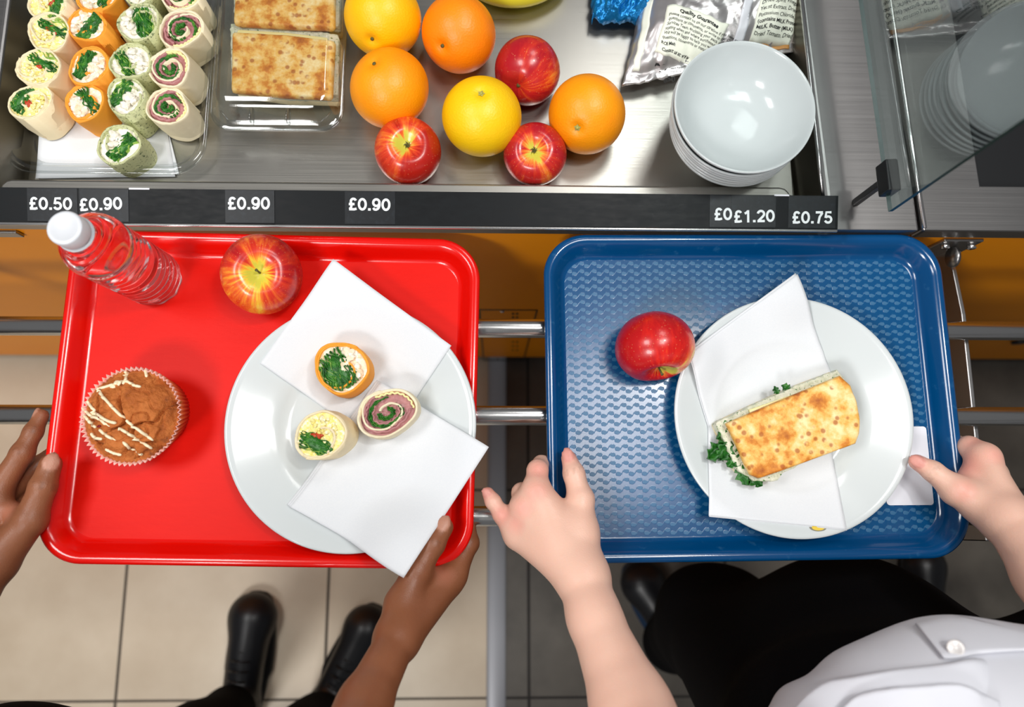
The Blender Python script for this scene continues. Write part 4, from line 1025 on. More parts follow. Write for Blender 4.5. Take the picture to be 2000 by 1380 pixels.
# paper napkins under the wraps
def flat_paper(name, px, z, label, cat, group=None, layers=1, hfn=None, curl=0, n=26, th=.0005, off=(0, 0), seed=0, sag=0):
    q = [P(u, v, z) for u, v in px]
    t_ = None; m = MB()
    for l in range(layers):
        def fn_(s, r, l=l):
            x = (q[0].x*(1-s)+q[1].x*s)*(1-r)+(q[3].x*(1-s)+q[2].x*s)*r+off[0]*l; y = (q[0].y*(1-s)+q[1].y*s)*(1-r)+(q[3].y*(1-s)+q[2].y*s)*r+off[1]*l
            zz = (hfn(x, y) if hfn else z)-l*.0011+.0007*noise.noise(Vector((x*26, y*26, seed+l)))+curl*(abs(s-.5)*2)**3*(abs(r-.5)*2)**2
            return Vector((x, y, zz))
        m.sheet(fn_, n, n, th)
    c = ((q[0].x+q[2].x)/2, (q[0].y+q[2].y)/2, q[0].z)
    o = m.o(name, 'paper', None, origin=c); return tag(o, label, cat, group)
flat_paper('paper_napkin', [(70, 348), (342, 345), (312, 170), (84, 170)], ZP+.0032, 'white paper napkin lining the front of the wrap platter', 'napkin', None, 1, None)
flat_paper('paper_napkin', [(278, 342), (350, 340), (310, 180), (230, 180)], ZP+.0020, 'second white napkin sticking out right of the platter lining, partly covered', 'napkin', None, 1, None)
for u, v in ((74, 294), (96, 272), (118, 268)):
    pass

# ------------------------------------------------------------ trays
def tray(name, cx, cy, W, D, label, cat, mf, mg, rot=0):
    t = thing(name, label, cat, (cx, cy, .7992), (0, 0, rot)); n = 14
    # (inset, z, radius)
    ins = [(0, .0145, .046), (-.0006, .0170, .0466), (0, .0192, .046), (.0022, .0206, .044), (.0060, .0208, .041), (.0085, .0198, .039), (.0120, .0165, .036), (.0175, .0070, .031), (.0200, .0032, .029), (.0235, .0020, .027)]
    def rg(i, z, r, dz=0): return [(x, y, z+dz) for x, y in rrect(W-2*i, D-2*i, r, n)]
    V = []; k = 4*(n+1)
    for i, z, r in ins: V += rg(i, z, r)
    for i, z, r in ins[::-1]:
        if z > .0205 or i < .001: V += rg(i+.0016 if i < .004 else i, z-.0016, r-.001)
        else: V += rg(i-.0004, z-.0018, r)
    T = len(ins)*2
    Fc = [(j*k+i, j*k+(i+1) % k, (j+1)*k+(i+1) % k, (j+1)*k+i) for j in range(T) if j != len(ins)-1 for i in range(k) if j < T-1]
    Fc += [((T-1)*k+i, (T-1)*k+(i+1) % k, (i+1) % k, i) for i in range(k)]
    obj('rim', V, Fc, mg, t, world=False)
    i, z, r = ins[-1]; a = rg(i-.0003, z, r); b = rg(i-.0003, .0002, r)
    V = a+b; obj('tray_floor', V, [tuple(range(k)), tuple(range(k, 2*k))[::-1]]+[(q, k+q, k+(q+1) % k, (q+1) % k) for q in range(k)], mf, t, world=False, smooth=False)
    return t
ZRm = .820
a = P(1068, 700, ZRm); b = P(1860, 700, ZRm); c_ = P(1450, 457, ZRm); d_ = P(1450, 1095, ZRm)
BX, BY, BW, BD = (a.x+b.x)/2, (c_.y+d_.y)/2, b.x-a.x+.001, c_.y-d_.y
tray('serving_tray', BX, BY, BW, BD, 'blue plastic tray embossed with rows of teardrop marks, on the rails at right', 'tray', 'bluefloor', 'blue', radians(.6))
a = P(99, 800, ZRm); b = P(930, 800, ZRm); c_ = P(480, 457, ZRm); d_ = P(480, 1106, ZRm)
DX, DY, DW, DD = (a.x+b.x)/2, (c_.y+d_.y)/2, b.x-a.x, c_.y-d_.y
tray('serving_tray', DX, DY, DW, DD, 'bright red plastic tray on the rails at left', 'tray', 'redfloor', 'red', radians(-1.0))
ZT = .8013

# ------------------------------------------------------------ plates
def plate_prof(R, h): return [(1e-5, .0035), (R*.50, .0035), (R*.545, .0045), (R*.60, .0090), (R*.64, .0120), (R*.70, .0142), (R*.94, h-.0012), (R*.975, h+.0003), (R*.995, h), (R, h-.0014), (R*.99, h-.0030), (R*.70, .0100), (R*.62, .006), (R*.56, .0), (R*.52, .0), (R*.50, .0015), (1e-5, .0015)]
def plate(u, v, R, h, label):
    p = P(u, v, ZT+h); t = thing('dinner_plate', label, 'plate', (p.x, p.y, ZT)); MB().lathe(plate_prof(R, h), 128).o('plate_body', 'gloss_white', t, world=False); return t
RR, RB, PH = .1290, .1268, .0262
pr_ = plate(685, 829, RR, PH, 'large white dinner plate overlapping the right rim of the red tray')
pb_ = plate(1552, 810, RB, PH-.001, 'white dinner plate carrying the flatbread on the blue tray')
def phf(pl, R, h):
    cx, cy = pl.location.x, pl.location.y; tp = [(0, .0035)]+[q for q in plate_prof(R, h)[1:9]]
    def f(x, y):
        r = sqrt((x-cx)**2+(y-cy)**2)
        for (r0, z0), (r1, z1) in zip(tp, tp[1:]):
            if r <= r1: return ZT+z0+(z1-z0)*(r-r0)/(r1-r0+1e-9)
        return ZT+h+.0006
    return f
hr = phf(pr_, RR, PH); hb_ = phf(pb_, RB, PH-.001)
def soft(hf, lift, floor_=0):
    def g(x, y):
        s_ = 0
        for dx, dy in ((0, 0), (.012, 0), (-.012, 0), (0, .012), (0, -.012)): s_ += hf(x+dx, y+dy)
        return max(s_/5, hf(x, y), floor_)+lift
    return g
# prints on the blue plate
q = P(1577, 604, ZT+.023); V, Fc = text_data('FA', .0048, .0001)
obj('printed_mark', [(q.x+x*cos(2.8)-y*sin(2.8), q.y+x*sin(2.8)+y*cos(2.8), hb_(q.x, q.y)+.0002) for x, y, z in V], Fc, M('purple_print', .4, color=C(110, 50, 110)).m, pb_, smooth=False)
q = P(1598, 1030, ZT+.024); el = [(q.x+.0075*cos(a_), q.y+.0032*sin(a_)) for a_ in [2*pi*i/32 for i in range(32)]]
for nm, sc, mt, lf in (('printed_mark', 1.15, M('grey_print', .4, color=C(120, 116, 100)).m, .0003), ('printed_mark', .85, M('yellow_print', .4, color=C(222, 190, 40)).m, .0006)):
    ee = [(q.x+(x-q.x)*sc, q.y+(y-q.y)*sc) for x, y in el]; obj(nm, [(x, y, hb_(x, y)+lf) for x, y in ee], [tuple(range(32))], mt, pb_, smooth=False)

# ------------------------------------------------------------ napkins on the plates
def lay(name, px, zref, label, hf, layers=1, off=(0, 0), seed=0, lift=.0012, corner_up=None, group=None):
    def h(x, y):
        z = hf(x, y)+lift
        if corner_up:
            for (cu, cv, zz, rad) in corner_up:
                c = P(cu, cv, zz); d2 = sqrt((x-c.x)**2+(y-c.y)**2)
                if d2 < rad: k = .5+.5*cos(pi*d2/rad); z = z*(1-k)+max(z, zz)*k
        return z
    return flat_paper(name, px, zref, label, 'napkin', group, layers, h, n=40, off=off, seed=seed)
lay('paper_napkin', [(508, 709), (735, 874), (882, 676), (655, 511)], ZT+.024, 'white paper napkin pointing at the top of the red tray plate under the orange wrap', soft(hr, 0), 1, seed=1, lift=.0010, corner_up=[(655, 511, ZT+.034, .06)])
nf = lambda x, y: max(hr(x, y), ZT+.010)
lay('paper_napkin', [(563, 990), (797, 1118), (955, 873), (738, 742)], ZT+.028, 'folded white paper napkin hanging over the lower right of the red tray plate', soft(nf, 0), 3, off=(-.0018, .0012), seed=5, lift=.0042, corner_up=[(797, 1118, ZT+.0635, .085), (955, 873, ZT+.034, .05)])
lay('paper_napkin', [(1343, 693), (1404, 870), (1652, 752), (1547, 542)], ZT+.026, 'upper white paper napkin under the flatbread, its corner pointing at the counter', soft(hb_, 0), 2, off=(-.0016, .0014), seed=9, lift=.0030, corner_up=[(1547, 542, ZT+.040, .06), (1343, 693, ZT+.034, .05)])
lay('paper_napkin', [(1382, 1006), (1650, 1033), (1638, 835), (1388, 830)], ZT+.024, 'lower white paper napkin under the flatbread, hanging toward the tray front', soft(hb_, 0), 2, off=(.0008, -.0012), seed=12, lift=.0016)

# wraps on the red tray plate
zw = hr(pr_.location.x, pr_.location.y)
def pw(u, v, H, zb): p = P(u, v, zb+H); return (p.x, p.y, zb)
wrap('wrap', 'orange tortilla wrap slice full of dark lettuce on the red tray plate', 'wrap slices on the red tray plate', pw(667, 718, .036, ZT+.0068), 'orange', .0272, .036, 7, .98, 0.6)
wrap('wrap', 'plain wrap slice with egg and tomato, lower left on the red tray plate', 'wrap slices on the red tray plate', pw(634, 848, .040, ZT+.0105), 'egg', .0252, .040, 22, .98, 0.1, tiltv=(0, radians(-7)))
wrap('wrap', 'oval wrap slice with ham and lettuce swirl, right one on the red tray plate', 'wrap slices on the red tray plate', pw(755, 805, .034, ZT+.0115), 'ham', .0262, .032, 31, 1.12, .45)

# apples on the trays
apple(512, 536, 76, 'apple_mix', 'red and yellow apple beside the water bottle on the red tray', (-.10, .08), ZT, 'apples on the trays', stem=True, spin=1.1)
apple(1278, 676, 75, 'apple_red', 'glossy red apple lying on its side on the blue tray', (.18, -.90), ZT, 'apples on the trays', tall=.93, spin=.4)

# card under the plate edge
cz = ZT+.0006; q = [P(u, v, cz) for u, v in ((1728, 985), (1820, 986), (1812, 833), (1722, 833))]
ctr = sum(q, Vector())/4; wv = ((q[1]-q[0]).length+(q[2]-q[3]).length)/2; hv = (q[2]-q[1]).length; an = atan2((q[1]-q[0]).y, (q[1]-q[0]).x)
t = thing('plastic_card', 'blank white plastic card under the thumb at the right edge of the blue tray', 'card', (ctr.x, ctr.y, ZT), (0, 0, an+radians(1)))
m = MB(); m.prism(rrect(wv, hv, .0035, 6), .0002, .0010); m.o('card_body', 'card', t, world=False, smooth=False)

# flatbread on the blue tray
top = quadpx([(1419, 826), (1500, 791), (1570, 762), (1641, 733), (1662, 752), (1674, 783), (1681, 818), (1679, 848), (1672, 866), (1610, 889), (1545, 913), (1484, 934), (1466, 926), (1455, 905), (1440, 870)], ZT+.044)
fil = quadpx([(1396, 826), (1470, 790), (1560, 750), (1634, 722), (1645, 735), (1664, 790), (1662, 850), (1600, 885), (1530, 922), (1515, 940), (1470, 939), (1440, 918), (1420, 880)], ZT+.030)
lv = []
for u, v, s, a_ in ((1425, 862, .012, 2.6), (1432, 845, .010, 1.9), (1440, 872, .011, 3.0), (1448, 905, .012, 3.4), (1462, 922, .010, 3.9), (1418, 868, .013, 2.2), (1438, 835, .009, 1.4), (1545, 763, .006, 1.0), (1520, 770, .005, .4), (1445, 885, .010, 2.4)):
    p = P(u, v, ZT+.030); lv.append((p.x, p.y, p.z, s, a_))
sandwich('flatbread_sandwich', dense(top, 3), dense(fil, 3), ZT+.009, 'toasted flatbread sandwich with creamy filling and parsley on the blue tray plate', None, (.010, .014, .013),
         cheese=dense(quadpx([(1462, 800), (1560, 766), (1566, 776), (1466, 812)], ZT+.034), 3), seeds=21, leaves=[(x, y, z, s*1.45, a) for x, y, z, s, a in lv])

# ------------------------------------------------------------ muffin
mb_ = P(303, 806, ZT); rt, rb, hm = .0478, .0365, .048
t = thing('muffin', 'large muffin with white icing drizzle in a pleated paper case on the red tray', 'muffin', (mb_.x, mb_.y, ZT))
# the case leans a little to one side, as in the tray
lean = P(255, 812, ZT+hm)-mb_; lx, ly = lean.x/hm, lean.y/hm
NP = 62; V = []; n = NP*4; prof = [(rb*.2, .0004), (rb*.96, .0004), (rb, .001), (rb+(rt-rb)*.5, hm*.5), (rt, hm), (rt-.0006, hm), (rb+(rt-rb)*.5-.0012, hm*.5), (rb*.95, .002)]
for q, (r, z) in enumerate(prof):
    for i in range(n):
        a_ = 2*pi*i/n; pl_ = .0012*(z/hm)*sin(NP*a_)+(.0006*sin(NP*a_) if q > 1 else 0)
        zz = z+(.0010*sin(NP*a_+.6)+.0012*noise.noise(Vector((cos(a_)*3, sin(a_)*3, 4))) if q in (4, 5) else 0)
        V.append(((r+pl_)*cos(a_)+lx*z, (r+pl_)*sin(a_)+ly*z, zz))
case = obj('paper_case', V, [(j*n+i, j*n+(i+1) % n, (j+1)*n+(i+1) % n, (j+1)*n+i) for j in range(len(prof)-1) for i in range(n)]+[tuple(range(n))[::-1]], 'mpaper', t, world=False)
def mtop(x, y):
    r = sqrt(x*x+y*y)/rt; h = hm-.004+.017*max(0, 1-r**2.4)
    c = noise.noise(Vector((x*48+3, y*48, 1.5))); d2 = noise.noise(Vector((x*62+13, y*62, 7.5)))
    h -= .0075*exp(-(c/.06)**2)*(r < .97)+.0032*exp(-(d2/.05)**2); h += .0022*noise.noise(Vector((x*90, y*90, 3)))+.0010*noise.noise(Vector((x*240, y*240, 6)))
    return h
V = []; RG = 56; n = 128
for j in range(RG+1):
    for i in range(n):
        f = 1-j/RG; a_ = 2*pi*i/n; x, y = (rt-.0016)*f*cos(a_), (rt-.0016)*f*sin(a_); z = mtop(x, y); V.append((x+lx*z, y+ly*z, z))
obj('muffin_top', V, [(j*n+i, j*n+(i+1) % n, (j+1)*n+(i+1) % n, (j+1)*n+i) for j in range(RG) for i in range(n)], 'muffin', t, world=False)
Vb = []; n = 96
for r, z in ((rb-.002, .003), (rb+(rt-rb)*.5-.002, hm*.5), (rt-.002, hm-.005)):
    for i in range(n): a_ = 2*pi*i/n; Vb.append((r*cos(a_)+lx*z, r*sin(a_)+ly*z, z))
obj('muffin_body', Vb, [(j*n+i, j*n+(i+1) % n, (j+1)*n+(i+1) % n, (j+1)*n+i) for j in range(2) for i in range(n)], 'muffin', t, world=False)
m = MB()
def px2m(u, v):
    p = P(u, v, ZT+hm+.008); x, y = p.x-mb_.x, p.y-mb_.y
    for _ in range(4): z = mtop(x, y); pp = P(u, v, ZT+z); x, y = pp.x-mb_.x-lx*z, pp.y-mb_.y-ly*z
    return x, y
for L in ([(190, 760), (205, 778), (222, 797), (244, 818), (272, 840), (300, 860)], [(232, 835), (250, 846), (272, 860), (298, 876)], [(170, 782), (180, 796), (195, 812), (212, 822), (228, 826)],
          [(188, 760), (210, 754), (228, 748), (246, 744), (262, 752), (276, 755)], [(163, 808), (174, 822), (188, 835)], [(194, 838), (208, 850), (226, 860)], [(240, 862), (258, 878), (278, 888)], [(178, 845), (186, 854), (200, 857)],
          [(245, 724), (247, 738), (240, 750)], [(206, 876), (222, 884), (238, 888)], [(160, 795), (176, 810), (194, 818), (214, 832)], [(284, 722), (287, 736)]):
    pts = []
    for s_ in smooth_loop([(u+.01*k, v) for k, (u, v) in enumerate(L)], max(10, len(L)*7), False):
        x, y = px2m(*s_); z = mtop(x, y)+.0004; pts.append((x+lx*z, y+ly*z, z))
    k = len(pts); m.tube(pts, [(.0015+.0005*noise.noise(Vector((i*.6, L[0][0], 0))))*(.35+.65*min(1, i/2, (k-1-i)/2)) for i in range(k)], 8)
for u, v, r in ((230, 748, .0036), (222, 754, .0030), (246, 737, .0028)):
    x, y = px2m(u, v); z = mtop(x, y); m.ball((x+lx*z, y+ly*z, z), (r, r*.8, .0012), 12, 8, None, .3, u)
m.o('icing_drizzle', 'icing', t, world=False)
m = MB()
for u, v in ((191, 808), (196, 814), (205, 824), (194, 832)):
    x, y = px2m(u, v); z = mtop(x, y)+.0006; m.ball((x+lx*z, y+ly*z, z), (.0020, .0014, .0013), 8, 6, None, .4, v)
m.o('berry_bits', 'berry', t, world=False)

# ------------------------------------------------------------ water bottle
bb = P(306, 547, ZT); t = thing('water_bottle', 'small clear ribbed water bottle with white cap standing on the red tray', 'bottle', (bb.x, bb.y, ZT))
R = .0305; prof = [(1e-5, .003), (.012, .0025), (.020, .001), (.0255, .0002), (.0290, .003), (.0300, .008)]
z = .010
while z < .108: prof += [(R, z), (R+.0002, z+.0020), (R-.0024, z+.0042), (R-.0025, z+.0056), (R, z+.0078)]; z += .0088
prof += [(R+.0004, .112), (R+.0004, .120), (R-.001, .128), (R-.005, .136), (R-.011, .1435), (.0155, .1485), (.0132, .1520), (.0130, .1580), (1e-5, .1580)]
f = lambda a_, r, z: 1-.05*(z < .012)*(sin(5*a_)**2)
MB().lathe(prof, 96, f=f).o('bottle_body', 'water', t, world=False)
m = MB(); n = 90
cp = [(.0133, .1505), (.0162, .1508), (.0164, .1520), (.0136, .1524), (.0136, .1540)]
m.lathe(cp, 64); m.o('neck_ring', 'cap', t, world=False)
cp = [(.0134, .1545), (.0150, .1545), (.0152, .1560), (.0152, .1680), (.0144, .1692), (.0115, .1694), (.0110, .1690), (1e-5, .1690)]
MB().lathe(cp, 180, f=lambda a_, r, z: 1+(.012*sin(60*a_) if .155 < z < .1685 and r > .0148 else 0)).o('bottle_cap', 'cap', t, world=False)
# embossed curved marks on the bottle shoulder
# ------------------------------------------------------------ people
def V3(u, v, z): p = P(u, v, z); return np.array((p.x, p.y, p.z))
def chain(pts, k=.004, k0=.008):
    """pts: (u, v, z, r)"""
    out = []; q = [(V3(u, v, z), r) for u, v, z, r in pts]
    for i, ((a, ra), (b, rb)) in enumerate(zip(q, q[1:])): out.append(CAPS(a, b, ra, rb, k0 if i == 0 else k))
    return out
def nail(tip, prev, r, up, sc=1.0):
    a = V3(*tip); b = V3(*prev); d_ = (a-b)/np.linalg.norm(a-b); up = np.array(up, float); up = up-d_*(up@d_); up /= np.linalg.norm(up); s_ = np.cross(d_, up)
    c = a+up*r*.80+d_*r*.18
    return c, np.stack([s_, d_, up], 1), np.array((r*.74, r*.95, r*.30))*sc
def body(name, label, prims, nails, pinks, mat, loc, creases=()):
    pr = list(prims)
    for c, R_, rr_ in nails: pr.append(ELL(c, rr_, .0008, R_))
    V, Q = sdf_mesh(pr, .0024); V = relax(V, Q, 1)
    nl = np.zeros(len(V)); pk = np.zeros(len(V)); cr = np.zeros(len(V))
    for c, R_, rr_ in nails:
        q = (V-c)@R_; k0 = np.linalg.norm(q/(rr_*np.array((1.0, 1.0, 1.6))), axis=1); nl = np.maximum(nl, np.clip((1.12-k0)*6, 0, 1)*(q[:, 2] > -rr_[2]*.4))
    for c, r in pinks:
        d_ = np.linalg.norm(V-c, axis=1); pk = np.maximum(pk, np.clip(1.3-d_/r, 0, 1)*.75)
    for c, ax, w_, ext in creases:
        q = V-c; a_ = np.abs(q@ax)+.0005*np.sin(q[:, 0]*900); cr = np.maximum(cr, np.clip(1-a_/w_, 0, 1)*(np.linalg.norm(q, axis=1) < ext)*.35)
    o = obj(name, V, Q, mat, None, origin=loc, attrs={'nail': nl, 'pink': pk, 'crease': cr}); tag(o, label, 'person'); return o
def crease(pa, pb, r):
    a = V3(*pa); b = V3(*pb); d_ = (b-a)/np.linalg.norm(b-a); return [(a+d_*o_, d_, .0007, r*1.35) for o_ in (-.0022, 0, .0024)]

def torso(hip, chest, neck, headc, sh_l, sh_r, el_l, el_r, wr_l, wr_r, ra, big=1.0):
    """trunk, neck and head with face, upper arms"""
    A_ = np.array; hip, chest, neck, headc = map(A_, (hip, chest, neck, headc)); pr = []
    pr += [ELL(hip, (.135*big, .10*big, .12), .04), ELL((hip+chest)/2, (.120*big, .085*big, .17), .04), ELL(chest, (.150*big, .095*big, .14), .04)]
    pr += [CAPS(sh_l, sh_r, .045*big, .045*big, .03), CAPS(chest+A_((0, 0, .09)), neck, .05, .046, .03), CAPS(neck, headc-A_((0, .0, .04)), .046, .045, .02)]
    pr += [ELL(headc, (.072, .088, .100), .02), ELL(headc+A_((0, .025, -.055)), (.048, .055, .05), .02), CAPS(headc+A_((0, .086, .004)), headc+A_((0, .100, -.024)), .008, .012, .008)]
    for s in (-1, 1):
        pr += [ELL(headc+A_((s*.074, -.005, -.01)), (.010, .020, .030), .006), ELL(headc+A_((s*.030, .080, .008)), (.012, .008, .008), .004)]
    pr += [ELL(headc+A_((0, .084, -.048)), (.022, .009, .006), .004)]
    for sh, el in ((sh_l, el_l), (sh_r, el_r)): pr += [CAPS(sh, el, .045*big, .034*big, .02)]
    return pr

# ---- person with brown skin holding the red tray
A1 = lambda *a: V3(*a)
thumbA = [(-10, 1100, .838, .0195), (60, 1014, .838, .0148), (84, 950, .840, .0118), (99, 906, .836, .0104)]
indexA = [(-8, 965, .828, .0128), (44, 884, .824, .0104), (65, 843, .820, .0086), (81, 812, .815, .0074)]
midA = [(-22, 990, .822, .0125), (35, 945, .803, .0105), (74, 908, .789, .0092), (104, 885, .786, .0080)]
ringA = [(-30, 1020, .815, .0120), (30, 985, .795, .0100), (78, 955, .786, .0085), (112, 940, .784, .0075)]
pinkA = [(-35, 1050, .812, .0108), (18, 1030, .792, .0085), (62, 1005, .786, .0072), (92, 990, .785, .0064)]
wA = (-62, 1158, .845); eA = (-330, 1420, .98)
thumbB = [(786, 1180, .850, .0165), (816, 1112, .844, .0136), (846, 1062, .8415, .0112), (867, 1029, .836, .0098)]
indexB = [(886, 1122, .812, .0128), (915, 1060, .798, .0105), (911, 1010, .787, .0088), (890, 980, .786, .0078)]
midB = [(872, 1140, .815, .0125), (895, 1085, .795, .0102), (880, 1030, .787, .0088), (858, 1004, .785, .0078)]
ringB = [(850, 1160, .815, .0120), (862, 1112, .792, .0098), (845, 1060, .786, .0084), (826, 1034, .785, .0075)]
pinkB = [(825, 1175, .818, .0108), (830, 1130, .793, .0088), (812, 1090, .787, .0072), (800, 1068, .786, .0064)]
wB = (776, 1246, .868); mB = (712, 1375, .925); eB = (615, 1590, 1.02)
prims = []
hip1 = (-.40, -.40, .82); ch1 = (-.42, -.46, 1.10); nk1 = (-.42, -.47, 1.30); hd1 = (-.42, -.46, 1.42)
elA = V3(*eA); elB = V3(*eB); sA = np.array((-.59, -.48, 1.22)); sB = np.array((-.25, -.48, 1.22))
prims += torso(hip1, ch1, nk1, hd1, sA, sB, elA, elB, None, None, .03)
def arm(w_, rw, el, re_, mid=None, flat=.82):
    pts = [V3(*w_)] + ([V3(*mid[:3])] if mid else []) + [el]; rs = [rw]+([mid[3]] if mid else [])+[re_]
    return [CAPS(a, b, ra, rb, .012) for a, b, ra, rb in zip(pts, pts[1:], rs, rs[1:])]
prims += arm(wA, .0225, elA, .034, (-190, 1285, .905, .030))
prims += arm(wB, .0182, elB, .033, (*mB, .0215))
def palm(w_, fingers, rw, rm, k=.010):
    out = []
    for f in fingers: out.append(CAPS(V3(*w_), V3(*f[0][:3]), rw, rm, k))
    return out
prims += palm(wA, (indexA, midA, ringA, pinkA), .0175, .0128) + palm(wB, (indexB, midB, ringB, pinkB), .0165, .0128)
prims += [CAPS(V3(*wA), V3(*thumbA[0][:3]), .021, .0195, .01), CAPS(V3(*wB), V3(*thumbB[0][:3]), .0175, .0165, .01)]
prims += [CAPS(V3(*thumbA[1][:3]), V3(*indexA[0][:3])*.5+V3(*midA[0][:3])*.5, .0095, .0095, .010), CAPS(V3(828, 1120, .838), V3(872, 1132, .812), .0095, .0105, .010)]
for f in (thumbA, indexA, midA, ringA, pinkA, thumbB, indexB, midB, ringB, pinkB): prims += chain(f)
for f in (indexA, thumbA, indexB, thumbB):
    for j in (1, 2): prims.append(ELL(V3(*f[j][:3]), (f[j][3]*1.05,)*3, .003))
toc = lambda p: (np.array((0, 0, CAMZ))-V3(*p))
nails = [nail(thumbA[3][:3], thumbA[2][:3], .0104, toc(thumbA[3][:3])), nail(thumbB[3][:3], thumbB[2][:3], .0098, toc(thumbB[3][:3])+np.array((-.25, 0, 0))), nail(indexA[3][:3], indexA[2][:3], .0074, (-.9, -.1, .6))]
cre = crease(thumbA[2][:3], thumbA[3][:3], .0118)+crease(indexA[1][:3], indexA[2][:3], .0104)+crease(thumbB[2][:3], thumbB[3][:3], .0112)+crease(indexA[2][:3], indexA[3][:3], .0086)
pinks = [(V3(*indexA[3][:3]), .008), (V3(20, 1000, .84), .012), (V3(870, 1118, .836), .012), (V3(*thumbA[3][:3]), .006)]
p1 = body('person', 'person with brown skin in black trousers holding the red tray with both hands', prims, nails, pinks, 'skin_dark', (-.45, -.45, ZFL), cre)

def cloth(name, prims, mat, parent, vox=.006, amp=.004, fr=14, seed=0, clip=None, off=0, it=2, rough_dir=(1, 1, .35), extra=None):
    fr_ = np.array(rough_dir)*fr
    def disp(X):
        a = X*fr_+seed; return off+(extra(X) if extra else 0)+amp*(np.sin(a[..., 0]*2+1.7*np.sin(a[..., 2]*2.3+a[..., 1]))*.6+np.sin(a[..., 1]*3.1+2*np.sin(a[..., 0]*1.3))*.4*np.cos(a[..., 2]*2))
    V, Q = sdf_mesh(prims, vox, disp, clip); V = relax(V, Q, it); return obj(name, V, Q, mat, parent)
G_ = lambda x, y, z: np.array((x, y, z), float)
def leg(hip, knee, ank, r0, r1, r2, k=.04): return [CAPS(hip, knee, r0, r1, k), CAPS(knee, ank, r1, r2, k)]
def shoe(toe, heel, parent, mat='shoe', w=.043, trim=None):
    """leather shoe from toe to heel on the floor"""
    toe, heel = G_(*toe), G_(*heel); d_ = (toe-heel)/np.linalg.norm(toe-heel); L = np.linalg.norm(toe-heel); z = ZFL
    pr = [CAPS(heel+d_*w*.8+G_(0, 0, .045), toe-d_*w*1.05+G_(0, 0, .030), w*.72, w*.88, .02), ELL(toe-d_*w*1.0+G_(0, 0, .03), (w*.98,)*2+(.032,), .02, np.eye(3)), CAPS(heel+d_*.05+G_(0, 0, .05), heel+d_*.055+G_(0, 0, .12), w*.85, w*.8, .02)]
    o = None
    V, Q = sdf_mesh(pr, .004, None, lambda X: (z+.016)-X[..., 2]); V = relax(V, Q, 1)
    up_ = obj('shoe', V, Q, mat, parent)
    sd = G_(-d_[1], d_[0], 0); pts = []
    for i in range(40):
        a_ = 2*pi*i/40; ww = w*(.98 if cos(a_) > -.2 else .86); c = heel+d_*L*.5+d_*cos(a_)*L*.5*(1)+sd*ww*np.sign(sin(a_))*abs(sin(a_))**.62
        pts.append((c[0], c[1]))
    MB().prism(pts, z+.0008, z+.020).o('sole', 'sole' if not trim else trim, up_)
    m = MB(); mid = heel+d_*L*.56
    for i in range(4):
        c = mid-d_*(.018*i-.01)+G_(0, 0, .074+.008*i); m.tube([c+sd*.02-G_(0, 0, .006), c+G_(0, 0, .004), c-sd*.02-G_(0, 0, .006)], .0022, 6)
    m.o('laces', mat, up_)
    return up_
def fl(u, v, z=0): p = P(u, v, ZFL+z); return (p.x, p.y, ZFL)
t1 = fl(508, 1152); t2 = fl(742, 1180)
s1h = (t1[0]-.02, t1[1]-.285, ZFL); s2h = (t2[0]-.13, t2[1]-.255, ZFL)
sh = shoe(t1, s1h, p1, w=.052); sh2 = shoe(t2, s2h, p1, w=.050)
hL = G_(-.44, -.39, .74); hR = G_(-.36, -.40, .74)
a1 = G_(t1[0]-.015, t1[1]-.225, ZFL+.10); a2 = G_(t2[0]-.11, t2[1]-.21, ZFL+.10)
tr = leg(hL+G_(-.04, 0, 0), (hL+a1)/2+G_(-.02, -.01, 0), a1, .085, .065, .052)+leg(hR+G_(.04, 0, 0), (hR+a2)/2+G_(.02, -.01, 0), a2, .085, .065, .052)+[ELL((-.38, -.368, .80), (.165, .13, .14), .05), ELL((-.50, -.345, .79), (.10, .105, .12), .05)]
cloth('trousers', tr, 'black_cloth', p1, .007, .006, 13, 2.0, lambda X: np.maximum(X[..., 2]-.93, ZFL+.035-X[..., 2]))
sw = [ELL((-.41, -.43, .97), (.160, .120, .16), .04), ELL((-.42, -.465, 1.12), (.172, .12, .15), .04), CAPS(sA, sB, .062, .062, .03)]
for s_, e_ in ((sA, elA), (sB, elB)): sw.append(CAPS(s_, s_+(e_-s_)*.8, .060, .054, .03))
cloth('shirt', sw, 'shirt', p1, .007, .004, 16, 5.0, lambda X: X[..., 2]-1.27)
hr_ = [ELL(np.array(hd1)+G_(0, -.012, .028), (.082, .094, .094), .02)]
cloth('hair', hr_, 'hair', p1, .006, .003, 90, 1, lambda X: (hd1[1]+.045-X[..., 2]*0)*0+np.minimum((X[..., 1]-(hd1[1]+.052)), 9)*.8+0*X[..., 0], 0, 1)

# ---- person with pale skin and white shirt holding the blue tray
thumbC = [(1131, 1040, .848, .0180), (1134, 975, .842, .0130), (1121, 925, .838, .0103), (1111, 894, .833, .0080)]
indexC = [(1047, 960, .842, .0127), (1050, 918, .834, .0100), (1057, 905, .812, .0085), (1084, 905, .790, .0076)]
midC = [(1022, 990, .838, .0122), (1019, 962, .824, .0095), (1034, 955, .800, .0082), (1072, 950, .789, .0074)]
ringC = [(1013, 1020, .832, .0115), (1010, 1002, .812, .0090), (1040, 998, .793, .0078), (1075, 995, .788, .0070)]
pinkC = [(1009, 1046, .832, .0112), (980, 1004, .828, .0085), (963, 979, .827, .0074), (953, 962, .826, .0064)]
wC = (1138, 1128, .865); mC = (1161, 1206, .888, .0232); mC2 = (1232, 1380, .935, .0320); eC = (1300, 1520, .99)
thumbD = [(1918, 985, .850, .0190), (1868, 957, .845, .0150), (1822, 920, .8385, .0100), (1791, 902, .8335, .0083)]
